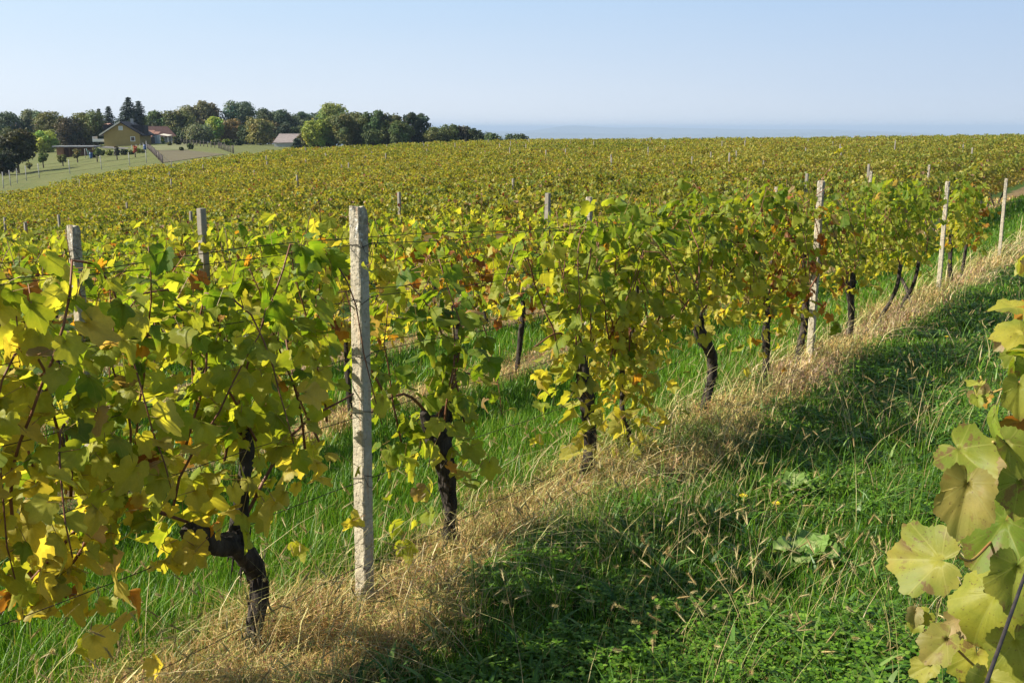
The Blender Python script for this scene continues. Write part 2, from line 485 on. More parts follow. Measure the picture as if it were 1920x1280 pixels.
def build_sheet(name, corners, mat, lift=.05, n=40):
    P = [ground_hit(*c) for c in corners]
    P = np.array(P)
    u, v = np.meshgrid(np.linspace(0, 1, n), np.linspace(0, 1, n), indexing='ij')
    xy = (P[0] * ((1 - u) * (1 - v))[..., None] + P[1] * (u * (1 - v))[..., None] + P[2] * (u * v)[..., None] + P[3] * ((1 - u) * v)[..., None])
    z = gz(xy[..., 0], xy[..., 1]) + lift
    g = Geo()
    i, j = np.meshgrid(np.arange(n - 1), np.arange(n - 1), indexing='ij')
    q = (i * n + j).ravel()
    g.add(np.concatenate([xy, z[..., None]], -1).reshape(-1, 3), np.stack([q, q + n, q + n + 1, q + 1], -1))
    o = link(name, g.mesh(name, [mat])); tag(o, kind='structure')
build_sheet('tilled_field', [(284, 284), (303, 306), (424, 290), (352, 282)], M['soil'])
build_sheet('stubble_field', [(279, 275), (284, 283.4), (352, 281.5), (372, 268)], M['stubble'])

def build_hills():
    g = Geo()
    for D, h, seed, x0, x1 in ((13000, 66, 3, -4500, 6500), (16500, 112, 8, -6000, 7000)):
        xs = np.linspace(x0, x1, 160)
        prof = h * (.35 + .65 * vnoise(xs / 2100, xs * 0, seed)) * (1 + .12 * vnoise(xs / 700, xs * 0, seed + 1))
        if D == 16500: prof += 62 * np.exp(-((xs - 900) / 480) ** 2)
        fade = np.clip(np.minimum(xs - x0, x1 - xs) / 2200, 0, 1)
        prof = prof * fade
        ys = np.linspace(-1, 1, 9)
        V = []
        for yy in ys:
            V.append(np.stack([xs, np.full_like(xs, D + yy * 1300), -107 + prof * (1 - yy * yy) ** 1.0], -1))
        V = np.array(V); n = 160
        i, j = np.meshgrid(np.arange(8), np.arange(n - 1), indexing='ij'); q = (i * n + j).ravel()
        g.add(V.reshape(-1, 3), np.stack([q, q + 1, q + n + 1, q + n], -1))
    m = simple('wooded_hills', (.03, .05, .03), (.10, .11, .06), .002, .95)
    o = link('hills', g.mesh('hills', [m])); tag(o, kind='structure')
build_hills()

def build_haze():
    g = Geo(); S = 40500
    box_geo(g, -S, S, -S, S, -118, 130 if False else 40)
    m, nt, out = newmat('haze_air')
    v = N(nt, 'ShaderNodeVolumePrincipled')
    v.inputs['Color'].default_value = (.45, .585, .77, 1)
    v.inputs['Density'].default_value = 1.4e-4
    v.inputs['Anisotropy'].default_value = .0
    nt.links.new(v.outputs[0], out.inputs['Volume'])
    o = link('haze', g.mesh('haze', [m])); tag(o, 'thin blue autumn haze over the distant plain', kind='stuff')
build_haze()

# ------------------------------------------------------------------ leaves
def leaf_outline(th, rng=None, jag=.05):
    d = np.abs(np.degrees((th + np.pi) % (2 * np.pi) - np.pi))   # from the tip
    k = [0, 14, 33, 56, 72, 92, 112, 132, 152, 166, 174, 180]
    r = [1.0, .90, .66, .90, .85, .60, .79, .76, .74, .68, .52, .24]
    R = np.interp(d, k, r)
    if rng is not None: R = R * (1 + jag * rng.uniform(-1, 1, len(th)))
    return R

def leaf_template(nout, ring, seed, cup=.18, fold=.25, wave=.08):
    rng = np.random.default_rng(seed)
    th = np.linspace(-np.pi, np.pi, nout, endpoint=False)
    if nout > 16:
        u = th / (2 * np.pi)
        R = leaf_outline(th, rng, .015) * (1 + (.115 * ((u * 17 + seed * .3) % 1.0 - .5) + .06 * ((u * 41 + seed * .7) % 1.0 - .5)) * (np.abs(th) < 2.8))
    else: R = leaf_outline(th, rng, .06)
    if nout > 100: R = np.where(np.abs(th) < 2.6, R * .70 + .26, R)
    def pt(fr):
        x = np.sin(th) * R * fr; y = (np.cos(th) * R + .30) * fr - .30
        return x, y
    def zz(x, y):
        rr = x * x + y * y
        return -cup * rr + fold * np.abs(x) * .6 - fold * .12 + wave * np.sin(3.1 * x + seed) * np.cos(2.3 * y + seed * 2) * np.sqrt(rr) * 2 - .25 * cup * np.maximum(y, 0) ** 3
    vx, vy = [0.], [-.30]
    rings = [.25, .5, .75, 1.] if ring == 2 else ([.5, 1.] if ring else [1.])
    for fr in rings:
        x, y = pt(fr); vx += list(x); vy += list(y)
    vx = np.array(vx); vy = np.array(vy)
    v = np.stack([vx, vy, zz(vx, vy)], -1)
    j = np.arange(nout); k = (j + 1) % nout
    fs = [np.stack([np.zeros(nout, int), 1 + k, 1 + j], -1)]
    for q in range(len(rings) - 1): fs.append(np.stack([1 + q * nout + j, 1 + q * nout + k, 1 + (q + 1) * nout + k, 1 + (q + 1) * nout + j], -1))
    if ring == 2:
        v[:, 2] += .05 * (vnoise(vx * 5 + 9, vy * 5 + seed * 3, seed) - .5) + .10 * (vnoise(vx * 2 + 5, vy * 2 + seed * 3, seed + 4) - .5)
    uv = np.stack([vx, vy, 0 * vx], -1)
    v[:, 1] += .30   # petiole joins near y = -0.03
    return v, fs, uv

UD = [leaf_template(120, 2, s, c, f, w) for s, c, f, w in ((1, .15, .25, .06), (2, .30, .15, .10), (3, .05, .45, .10), (4, -.10, .40, .10), (5, .4, .3, .14), (6, .25, 1.1, .1))]
HD = [leaf_template(44, True, s, c, f, w) for s, c, f, w in ((1, .15, .15, .08), (2, .30, .05, .14), (3, .05, .45, .10), (4, -.15, .30, .12), (5, .4, .2, .18), (6, .12, .8, .1), (7, .9, .9, .3))]
MD = [leaf_template(12, False, s, c, f, w) for s, c, f, w in ((1, .15, .2, .08), (2, .35, .1, .1), (3, .1, .6, .1))]
LO = [leaf_template(6, False, s, c, f, w) for s, c, f, w in ((1, .2, .3, .05), (2, .3, .6, .05))]

def frames(nrm, down, roll):
    nrm = norm(nrm)
    y = down - (down * nrm).sum(-1, keepdims=True) * nrm
    y = norm(y + 1e-6)
    x = np.cross(y, nrm)
    c, s = np.cos(roll)[:, None], np.sin(roll)[:, None]
    y2 = c * y + s * x
    x2 = np.cross(y2, nrm)
    return np.stack([x2, y2, nrm], -1)      # columns

def add_leaves(g, templates, pos, R, size, tone, rng, mat=0, asp=None):
    sm = len(templates[0][0]) > 20
    T = rng.integers(0, len(templates), len(pos))
    for t, (v, fs, uv) in enumerate(templates):
        k = np.where(T == t)[0]
        if len(k) == 0: continue
        vv = v[None] * size[k][:, None, None]
        if asp is not None: vv = vv * np.stack([asp[k], np.ones(len(k)), np.ones(len(k))], -1)[:, None, :]
        w = np.einsum('mij,mnj->mni', R[k], vv) + pos[k][:, None, :]
        n = v.shape[0]
        off = (np.arange(len(k)) * n)[:, None, None]
        faces = [(f[None] + off).reshape(-1, f.shape[1]) for f in fs]
        g.add(w.reshape(-1, 3), faces, mat, np.repeat(tone[k], n, 0), np.tile(uv, (len(k), 1)), smooth=sm)

PAL = np.array([
    (.045, .105, .012),   # 0 deep green
    (.105, .190, .016),   # 1 green
    (.240, .290, .035),   # 2 yellow green
    (.400, .380, .065),   # 3 yellow
    (.480, .370, .085),   # 4 gold
    (.420, .160, .030),   # 5 orange brown
    (.360, .220, .130),   # 6 dry
    (.230, .035, .025)])  # 7 red
def tones(rng, h, yel=0., red=0.):
    """h 0 (canopy bottom) .. 1 (top)"""
    n = len(h)
    y = np.clip(2.95 - 1.95 * h + yel + rng.normal(0, .65, n), -.4, 4.0)
    idx = np.clip(y, 0, 4)
    lo = np.floor(idx).astype(int); hi = np.minimum(lo + 1, 4); f = (idx - lo)[:, None]
    c = PAL[lo] * (1 - f) + PAL[hi] * f
    u = rng.random(n)
    k = u < .005 + red * .22; c[k] = PAL[5]
    k = (u > .985 - red * .08); c[k] = PAL[6]
    k = (u > .5) & (u < .5 + red * .35); c[k] = PAL[7]
    return c * rng.uniform(.88, 1.42, (n, 1))

DOWN = np.array([0, 0, -1.])
def canopy_leaf_frames(rng, pos, n, yc=0.):
    side = np.where(rng.random(n) < .5 + .45 * np.tanh((pos[:, 1] - yc) * 6), 1., -1.)
    az = rng.normal(0, .75, n)
    el = np.radians(rng.normal(34, 26, n))
    nr = np.stack([np.sin(az) * np.cos(el), side * np.cos(az) * np.cos(el), np.sin(el)], -1)
    return frames(nr, np.tile(DOWN, (n, 1)), rng.normal(0, .55, n))

def shoot_path(rng, start, top, lean, droop, half=.24):
    pts = [np.array(start, float)]
    d = np.array([lean, rng.normal(0, .22), 1.0]); d /= np.linalg.norm(d)
    step = .09
    fall = False
    L = 0
    while L < 2.2:
        p = pts[-1]
        if p[2] > top + .02: break
        if not fall and p[2] > top - .26:
            if rng.random() < droop: fall = True
            else:
                if p[2] > top or rng.random() < .25: break
        d = d + rng.normal(0, .13, 3)
        if fall:
            d[2] -= .9; d[1] += .16 * np.sign(p[1] + .01)
            if p[2] < top - rng.uniform(.35, .9): break
        else:
            d[2] += .06; d[1] -= p[1] * .5
            if abs(p[1]) > half: d[1] -= np.sign(p[1]) * .2
        d /= np.linalg.norm(d)
        pts.append(p + d * step); L += step
    return np.array(pts)

DENS = .95
def build_vine(seed, trunk, head_z=.72, halfL=.62, top=1.60, nshoot=11, extra=160, yel=0., red=0., lod=0, low=.57, lowdrape=0., size=.061, xs=None, noshow=None):
    """returns dict of Geos in row-local coordinates: x along the row, y across (+ away from path), z up"""
    rng = np.random.default_rng(seed)
    gt = Geo(); sides = 14 if lod == 0 else 8
    for k, (pts, rad) in enumerate(trunk):
        tube(gt, pts, rad, sides, 0, rough=.22 if lod == 0 else .12, seed=seed * 7 + k, res=10 if lod == 0 else 4)
    if lod == 0:   # loose strips of bark
        base = np.array(trunk[0][0])
        for _ in range(46):
            t = rng.uniform(.1, .95) * (len(base) - 1); i = int(t); f = t - i
            c = base[i] * (1 - f) + base[min(i + 1, len(base) - 1)] * f
            rr = np.interp(t, np.arange(len(base)), trunk[0][1])
            a = rng.uniform(0, 6.28); o = np.array([math.cos(a), math.sin(a), 0])
            l = rng.uniform(.03, .09)
            p0 = c + o * rr * .95; p1 = c + o * rr * 1.12 + [0, 0, l * .5]; p2 = c + o * rr * rng.uniform(1.1, 1.5) + [0, 0, l]
            if rng.random() < .5: p1 = p1 * [1, 1, 1] - [0, 0, l]; p2 = p2 - [0, 0, 2 * l]
            tube(gt, [p0, p1, p2], [.005, .004, .001], 4, 0)
    extra = int(extra * (1.25 if lod == 0 else .95))
    head = np.array([t[0][-1] for t in trunk])
    canes = []
    for sgn in (-1, 1):
        h = head[rng.integers(0, len(head))]
        e = np.array([h[0] + sgn * halfL * rng.uniform(.7, 1.), rng.normal(0, .05), low + .30 + rng.uniform(-.08, .12)])
        mid = (h + e) / 2 + [0, rng.normal(0, .04), .10]
        canes.append((np.array([h - [0, 0, .02], mid, e]), (.008, .006, .004)))
    lo_x = -halfL if xs is None else xs[0]; hi_x = halfL if xs is None else xs[1]
    for i in range(nshoot):
        x = lo_x + (hi_x - lo_x) * (i + rng.uniform(.2, .8)) / nshoot
        t0 = [x, rng.normal(0, .06), low + .22 + rng.uniform(-.06, .15)]
        P = shoot_path(rng, t0, top + rng.normal(-.06, .08), rng.normal(0, .25), .30)
        if len(P) > 3: canes.append((P, np.linspace(.0052, .002, len(P))))
    cg = []
    for P, r in canes:
        c = Geo(); tube(c, P, r, 6 if lod == 0 else 4, 0, res=(4 if len(P) == 3 else None)); cg.append(c)
    # leaves along the shoots
    LP = []; LQ = []
    step = .068 if lod == 0 else .09
    for P, r in canes[2:]:
        seg = np.linalg.norm(np.diff(P, axis=0), axis=1); cum = np.concatenate([[0], np.cumsum(seg)])
        for d in np.arange(.03, cum[-1], step):
            q = np.array([np.interp(d, cum, P[:, k]) for k in range(3)])
            a = rng.uniform(0, 6.28); l = rng.uniform(.03, .09)
            o = np.array([math.cos(a) * .7, math.sin(a), rng.uniform(-.1, .6)]); o /= np.linalg.norm(o)
            LQ.append(q); LP.append(q + o * l)
            if rng.random() < .12:
                LQ.append(q); LP.append(q + o * l * 1.3 + rng.normal(0, .04, 3))
    ex = np.stack([rng.uniform(lo_x, hi_x, extra), rng.normal(0, .13, extra), low + (top - low) * rng.beta(1.15, 1.5, extra)], -1)
    # leave airy gaps between clumps
    keep = vnoise(ex[:, 0] * 4 + seed, ex[:, 2] * 4, seed) > .33
    ex = ex[keep]
    if lowdrape > 0:
        n = int(40 * lowdrape); dr = np.stack([rng.uniform(lo_x, hi_x, n), rng.normal(0, .12, n), rng.uniform(low - .3, low + .1, n)], -1)
        dr = dr[vnoise(dr[:, 0] * 5, dr[:, 2] * 2, seed + 2) > .45]; ex = np.vstack([ex, dr])
    LP = np.array(LP + list(ex)); LQ = np.array(LQ + [e + rng.normal(0, .03, 3) + [0, 0, .03] for e in ex])
    if noshow is not None:
        k = ~noshow(LP); LP = LP[k]; LQ = LQ[k]
    k = LP[:, 2] < top + .03; LP = LP[k]; LQ = LQ[k]
    n = len(LP)
    R = canopy_leaf_frames(rng, LP, n)
    sz = size * (.42 + .85 * rng.beta(1.6, 1.6, n)) * (1 if lod == 0 else 1.15)
    h = np.clip((LP[:, 2] - low) / (top - low), 0, 1)
    tn = tones(rng, h + .25 * (vnoise(LP[:, 0] * 3, LP[:, 2] * 3, seed + 9) - .5), yel, red)
    gl = Geo()
    add_leaves(gl, HD if lod == 0 else MD, LP, R, sz, tn, rng, 0, rng.uniform(.8, 1.1, n))
    if lod == 0:       # leaf stalks: thin three-sided prisms
        tip = LP
        d = norm(tip - LQ); u = norm(np.cross(d, np.array([.3, .2, .9]))); w = np.cross(d, u)
        th = np.array([0, 2.09, 4.19]); rr = .0013
        ring = np.cos(th)[None, :, None] * u[:, None] * rr + np.sin(th)[None, :, None] * w[:, None] * rr
        v = np.concatenate([LQ[:, None] + ring, tip[:, None] + ring], 1)
        b = (np.arange(n) * 6)[:, None]
        f = np.concatenate([b + np.array([[0, 1, 4, 3]]), b + np.array([[1, 2, 5, 4]]), b + np.array([[2, 0, 3, 5]])], 0)
        gl.add(v.reshape(-1, 3), f, 1)
    return gt, cg, gl

def place_vine(gset, name, s, p, label, group=None, sink=.0):
    x, y = sp2xy(s, p); z = float(gz(x, y)) - sink
    root = link(name, None, None, (x, y, z), ROWANG)
    tag(root, label, 'grapevine', group)
    gt, cg, gl = gset
    link('trunk', gt.mesh('trunk', [M['bark']]), root)
    for c in cg: link('cane', c.mesh('cane', [M['cane']]), root)
    link('foliage', gl.mesh('foliage', [M['leaf'], M['petiole']]), root)
    return root

def simple_trunk(rng, h=.72, r=.03, lean=.08):
    a, b = rng.normal(0, lean), rng.normal(0, lean)
    return [([(0, 0, -.06), (a * .3, b * .2, .12), (a * 1.1 + rng.normal(0, .02), b * .6, .30), (a * .8, b * .9, .48), (a * 1.2, b, h)],
             [r * 1.1, r, r * .95, r * 1.0, r * .9])]

ROW1 = P0 + DROW
ROW2 = P0 + 2 * DROW
# ---- first row: every vine modelled on its own
T470 = [([(0, 0, -.08), (.02, 0, .10), (.045, -.01, .22), (.05, 0, .33), (-.02, 0, .45), (-.055, 0, .50)], [.030, .029, .033, .032, .040, .036]),
        ([(.02, 0, .38), (-.04, 0, .46), (-.15, -.02, .51), (-.235, -.03, .56), (-.27, -.03, .61)], [.036, .042, .036, .040, .026]),
        ([(-.03, 0, .46), (-.01, 0, .58), (.02, 0, .70), (.05, .01, .80), (.03, 0, .86)], [.036, .026, .022, .026, .016])]
T830 = [([(0, 0, -.08), (.01, 0, .10), (.015, 0, .22), (-.01, 0, .36), (-.05, 0, .50), (-.09, 0, .60), (-.10, 0, .68)], [.030, .030, .031, .036, .050, .062, .03]),
        ([(-.07, 0, .55), (-.02, 0, .66), (.0, .0, .74)], [.035, .03, .018]),
        ([(-.09, 0, .56), (-.15, 0, .66), (-.18, .0, .72)], [.035, .028, .016])]
T1095 = [([(0, 0, -.06), (-.01, 0, .03), (.05, 0, .14), (.07, 0, .28), (.04, 0, .42), (0, 0, .56), (-.03, 0, .66), (-.04, 0, .76)], [.030, .028, .034, .036, .038, .044, .034, .02])]
T1325 = [([(0, 0, -.06), (0, 0, .05), (.09, 0, .17), (.17, 0, .31), (.13, 0, .44), (0, 0, .56), (-.11, 0, .67), (-.14, 0, .78)], [.026, .028, .030, .034, .038, .044, .040, .025])]
T1437 = [([(0, 0, -.06), (.03, 0, .1), (.05, 0, .26), (.0, 0, .42), (.0, 0, .58), (-.02, 0, .74)], [.026, .028, .028, .03, .028, .026])]
T1495 = [([(0, 0, -.06), (.02, 0, .06), (.10, 0, .2), (.16, 0, .34), (.19, 0, .5), (.2, 0, .68)], [.026, .028, .030, .030, .034, .028])]
T1598 = [([(0, 0, -.06), (.02, 0, .1), (.03, 0, .24), (-.03, 0, .42), (-.08, 0, .56), (-.08, 0, .64), (-.05, 0, .74)], [.028, .030, .034, .036, .042, .055, .025]),
         ([(-.07, 0, .55), (-.16, 0, .6), (-.2, 0, .68)], [.04, .035, .02])]

POSTS = [(675, 20), (1526, 9), (1767, 8), (1881, 8)]
PY = [4.02, 9.5, 15.0, 20.6]
def clear_of_posts(s):
    x0, y0 = sp2xy(s, ROW1); z0 = float(gz(x0, y0)); rng = np.random.default_rng(int(abs(s) * 100) + 7)
    def f(L):
        X = x0 + L[:, 0] * DS[0] + L[:, 1] * DP[0]; Y = y0 + L[:, 0] * DS[1] + L[:, 1] * DP[1]; Z = z0 + L[:, 2]
        px = 960 + F * X / (Y * CT - Z * ST)
        bad = np.zeros(len(L), bool)
        for (c, w), py_ in zip(POSTS, PY):
            bad |= (np.abs(px - c) < w + .042 * F / Y) & (Y < py_ + .1)
        return bad & (rng.random(len(L)) < (.86 if s < 4 else .62))
    return f

hero = [
    # s, trunk, args, label
    (-.15, None, dict(), 'leafy grapevine off the near end of the first row, before the low hanging canes'),
    (1.15, None, dict(nshoot=13, extra=240, yel=1.1, lowdrape=1.1, low=.54), 'golden yellow grapevine with canes hanging low over the grass'),
    (2.47, T470, dict(nshoot=13, extra=300, yel=.15, halfL=.62, top=1.57, low=.52, lowdrape=.8, xs=(-.72, .48)), 'big green grapevine with forked trunk, left of the nearest concrete post'),
    (3.72, T830, dict(nshoot=5, extra=80, yel=-.8, halfL=.40, top=1.46, low=.44, lowdrape=.8, xs=(-.44, .12)), 'dark green grapevine with swollen trunk head, just right of the nearest concrete post'),
    (5.05, T1095, dict(nshoot=12, extra=240, yel=.15, halfL=.62, top=1.62, low=.50, lowdrape=1.0, xs=(-.36, .62)), 'grapevine with curved dark trunk and yellow lower leaves beside a thin stem'),
    (5.72, None, dict(nshoot=6, extra=110, yel=.3, halfL=.42, top=1.58, low=.36, lowdrape=1.2), 'thin stemmed young grapevine with leaves down its stem'),
    (6.86, T1325, dict(nshoot=15, extra=300, yel=.1, halfL=.75, top=1.64, low=.62), 'grapevine with strongly bent trunk in tan dry grass'),
    (8.20, T1437, dict(nshoot=11, extra=220, yel=.1, red=.22, halfL=.6, top=1.62, low=.45, lowdrape=.6), 'grapevine with red and orange lower leaves on a slim upright trunk'),
    (9.10, T1495, dict(nshoot=9, extra=140, yel=.2, red=.40, halfL=.45, top=1.58, low=.45, lowdrape=.5), 'grapevine with dark red leaves leaning toward the second concrete post'),
    (10.95, T1598, dict(nshoot=12, extra=200, yel=.1, halfL=.62, top=1.66), 'grapevine with knobbly trunk head just past the second concrete post'),
    (12.2, None, dict(nshoot=10, extra=250, yel=.0, top=1.66), 'grapevine with black leaning trunk, second past the second concrete post'),
    (13.2, None, dict(nshoot=9, extra=220, yel=.0, halfL=.5, top=1.66), 'grapevine with pale gnarled trunk, third past the second concrete post'),
    (14.2, None, dict(nshoot=9, extra=230, yel=.0, halfL=.5, top=1.66, low=.45), 'grapevine with hidden trunk, just before the third concrete post'),
]
for k, (s, tr, kw, lab) in enumerate(hero):
    rng = np.random.default_rng(900 + k)
    lod = 0 if s < 11.5 else 1
    place_vine(build_vine(40 + k, tr or simple_trunk(rng, r=(.03 if s < 11 else .023) if s != 5.72 else .018, lean=.08 if s < 11 else .13), lod=lod, noshow=clear_of_posts(s), **kw), 'grapevine', s, ROW1, lab)
# drooping fruiting canes of the low hanging vine at the left edge
def low_canes():
    rng = np.random.default_rng(5)
    root = [o for o in bpy.data.objects if o.get('label', '').startswith('golden yellow')][0]
    g = Geo(); P = []
    inv = root.matrix_basis.inverted()
    sets = [[(178, 950, 3.0), (110, 1030, 2.95), (0, 1150, 2.9)], [(185, 955, 3.05), (140, 1050, 3.0), (60, 1110, 2.95)], [(230, 890, 3.1), (150, 985, 3.05), (95, 1080, 3.0), (125, 1120, 3.0)],
            [(10, 1000, 3.0), (60, 1080, 3.0), (105, 1108, 3.0), (160, 1118, 3.1)], [(300, 960, 3.2), (370, 985, 3.35)]]
    for q in sets:
        W = [inv @ Vector(at(a, b, c)) for a, b, c in q]
        c = Geo(); pts = tube(c, [tuple(w) for w in W], np.linspace(.007, .004, len(W)), 6, 0, res=5)
        link('cane', c.mesh('cane', [M['cane']]), root); P.append(pts)
    P = np.vstack(P)
    P = P[rng.integers(0, len(P), 120)]
    L = P + rng.normal(0, .055, P.shape) + [0, 0, .015]
    R = canopy_leaf_frames(rng, L, len(L))
    sz = rng.uniform(.028, .056, len(L))
    add_leaves(g, HD, L, R, sz, tones(rng, rng.uniform(.05, .35, len(L)), .5, .06), rng)
    link('foliage', g.mesh('foliage', [M['leaf'], M['petiole']]), root)
bpy.context.view_layer.update()
low_canes()

# bright yellow shoot standing above the first row
def tall_shoot():
    root = [o for o in bpy.data.objects if o.get('label', '').startswith('grapevine with knobbly')][0]
    inv = root.matrix_basis.inverted(); rng = np.random.default_rng(8)
    W = [inv @ Vector(at(a, b, c)) for a, b, c in [(1530, 360, 9.9), (1545, 330, 9.9), (1570, 300, 9.9), (1592, 276, 9.9)]]
    c = Geo(); pts = tube(c, [tuple(w) for w in W], [.004, .003, .0025, .002], 5, 0, res=5)
    link('cane', c.mesh('cane', [M['cane']]), root)
    W = np.array([inv @ Vector(at(a, b, 9.9)) for a, b in [(1560, 287), (1568, 282), (1575, 279), (1583, 276), (1590, 273), (1572, 284)]])
    g = Geo(); n = len(W)
    add_leaves(g, MD, W, canopy_leaf_frames(rng, W, n), rng.uniform(.03, .05, n), np.tile(PAL[3] * 1.1, (n, 1)), rng)
    link('foliage', g.mesh('foliage', [M['leaf'], M['petiole']]), root)
tall_shoot()

# ---- the row the camera stands in: only leaves reach into the frame
def near_vine():
    rng = np.random.default_rng(77)
    s0, p0 = 2.15, .02
    x, y = sp2xy(s0, p0); root = link('grapevine', None, None, (x, y, float(gz(x, y))), ROWANG)
    tag(root, 'large mottled pale leaves of the nearest grapevine at the right edge', 'grapevine')
    bpy.context.view_layer.update(); inv = root.matrix_basis.inverted(); iR = np.array(inv.to_3x3())
    gt = Geo(); tr = simple_trunk(rng, .75, .03, .04)
    for a, b in tr: tube(gt, a, b, 12, 0, rough=.2, res=8)
    link('trunk', gt.mesh('trunk', [M['bark']]), root)
    YG = (.25, .26, .04); PY = (.33, .30, .06); GR = (.14, .20, .025); TAN = (.27, .21, .065); YL = (.40, .35, .05); PK = (.45, .27, .17); OR = (.5, .24, .06)
    # px, py, depth, radius, tone, face azimuth (deg, 0 = at camera, + = to its right), face elevation, roll, template, aspect
    spec = [
        (1765, 1050, 1.45, .070, PY, -18, 18, 1.35, 0, 1.0),
        (1815, 905, 1.40, .066, TAN, 12, 8, .15, 2, .75),
        (1795, 840, 1.52, .060, YG, -15, 20, -1.0, 3, .95),
        (1890, 830, 1.38, .055, YG, 40, 15, -.6, 2, .6),
        (1885, 975, 1.56, .075, GR, 5, 25, .5, 0, 1.),
        (1870, 1110, 1.60, .080, YG, -10, 15, .3, 4, 1.),
        (1775, 1195, 1.55, .045, TAN, -25, 20, .4, 3, .9),
        (1830, 1225, 1.62, .055, YL, -5, 10, .1, 0, .9),
        (1905, 1200, 1.50, .065, YG, 10, 20, -.3, 1, 1.),
        (1745, 1245, 1.60, .035, PY, -20, 10, .8, 2, .8),
        (1855, 1275, 1.45, .055, PY, 15, 10, .2, 5, .9),
        (1912, 720, 1.75, .050, YG, 20, 10, 0., 2, .8),
        (1915, 620, 2.1, .050, YL, 0, 50, 1.2, 1, 1.),
        (1905, 575, 2.2, .045, YL, -10, 65, 1.4, 0, 1.),
        (1888, 610, 2.5, .030, PY, 30, 20, .2, 3, .8),
        (1905, 660, 2.4, .035, YG, 0, 20, .4, 0, 1.),
        (1885, 640, 2.6, .028, PK, 0, 20, .8, 5, 1.),
        (1905, 870, 1.8, .05, PK, 0, 30, .8, 4, 1.),
        (1890, 940, 1.75, .04, OR, -10, 20, .2, 1, 1.),
        (1850, 965, 1.70, .03, YL, -10, 20, .2, 0, 1.),
        (1828, 1010, 1.75, .035, YG, 0, 20, -.5, 3, 1.),
        (1716, 1145, 1.8, .025, PK, 0, 20, 0, 5, .8), (1740, 1150, 1.8, .022, YL, 0, 30, .7, 0, 1),
        (1720, 1165, 1.85, .02, YG, 0, 30, .3, 3, 1),
        (1912, 900, 1.5, .05, YG, 30, 20, .3, 2, .9), (1910, 1060, 1.45, .06, YG, 20, 10, .2, 3, 1),
    ]
    g = Geo()
    for (px, py, Y, r, tone, az, el, roll, t, asp) in spec:
        c = at(px, py, Y)
        view = -c / np.linalg.norm(c)
        a0 = math.atan2(view[0], -view[1])
        a = a0 + math.radians(az); e = math.radians(el) + .15
        nr = np.array([[math.sin(a) * math.cos(e), -math.cos(a) * math.cos(e), math.sin(e)]])
        R = frames(nr, np.array([[0, 0, -1.]]), np.array([roll]))
        R = np.einsum('ij,mjk->mik', iR, R)
        L = np.array([inv @ Vector(c)])
        add_leaves(g, [UD[t]], L, R, np.array([r]), np.array([tone]), rng, 0, np.array([asp]))
    # cluster of small leaves at (1850, 720)
    def cluster(n, cx, cy, sx, sy, y0, y1, r0, r1, yel, red):
        W = []
        for _ in range(n):
            W.append(at(rng.normal(cx, sx), rng.normal(cy, sy), rng.uniform(y0, y1)))
        L = np.array([inv @ Vector(w) for w in W])
        R = canopy_leaf_frames(rng, L - [0, .25, 0], n)
        add_leaves(g, UD, L, R, rng.uniform(r0, r1, n), tones(rng, rng.uniform(.1, .5, n), yel, red), rng)
    cluster(9, 1850, 720, 14, 25, 2.2, 2.4, .012, .026, .4, .6)
    cluster(20, 1880, 1150, 50, 90, 1.75, 2.0, .03, .05, .3, .3)
    cluster(14, 1890, 1000, 18, 70, 1.8, 2.0, .03, .05, .5, .4)
    cluster(80, 2060, 950, 70, 220, 1.5, 2.4, .04, .07, .1, .2)
    cluster(14, 1930, 640, 14, 60, 2.3, 2.8, .03, .05, .3, .2)
    link('foliage', g.mesh('foliage', [M['leaf_old'], M['petiole']]), root)
    for q in ([(1930, 860, 1.5), (1885, 845, 1.45), (1862, 828, 1.4)], [(1930, 1010, 1.75), (1880, 1000, 1.6), (1825, 1048, 1.5), (1800, 1045, 1.47)],
              [(1960, 1330, 1.6), (1850, 1265, 1.6), (1790, 1212, 1.58), (1776, 1195, 1.56)],
              [(1960, 700, 2.2), (1900, 720, 2.25), (1855, 735, 2.3), (1838, 705, 2.3)]):
        c = Geo(); tube(c, [tuple(inv @ Vector(at(*w))) for w in q], [.0035] + [.0022] * (len(q) - 1), 6, 0, res=6)
        link('cane', c.mesh('cane', [M['petiole']]), root)
near_vine()

# ---- all other vines: copies of a few, and one mass beyond
in_view = []
for k in range(1, 33):
    p = P0 + DROW * k
    if p > PEND - .3: break
    rng = np.random.default_rng(300 + k)
    s = -2.0 + rng.uniform(0, 1.2)
    if k == 0: s = 3.55
    if k == 1: s = 16.9
    while s < 235:
        st = s; s += 1.22 * rng.uniform(.88, 1.12)
        if rng.random() < .03: continue
        x, y = sp2xy(st, p + rng.normal(0, .03))
        if y < 1.5: continue
        a = x / y
        if k == 1 and st > 19.2: break
        if a < -.56 - 1.5 / y or a > .55 + 1.2 / y: continue
        if y > 168: continue
        in_view.append((math.hypot(x, y), x, y, k, st))
in_view.sort()
rngg = np.random.default_rng(12)
N_IND = 284
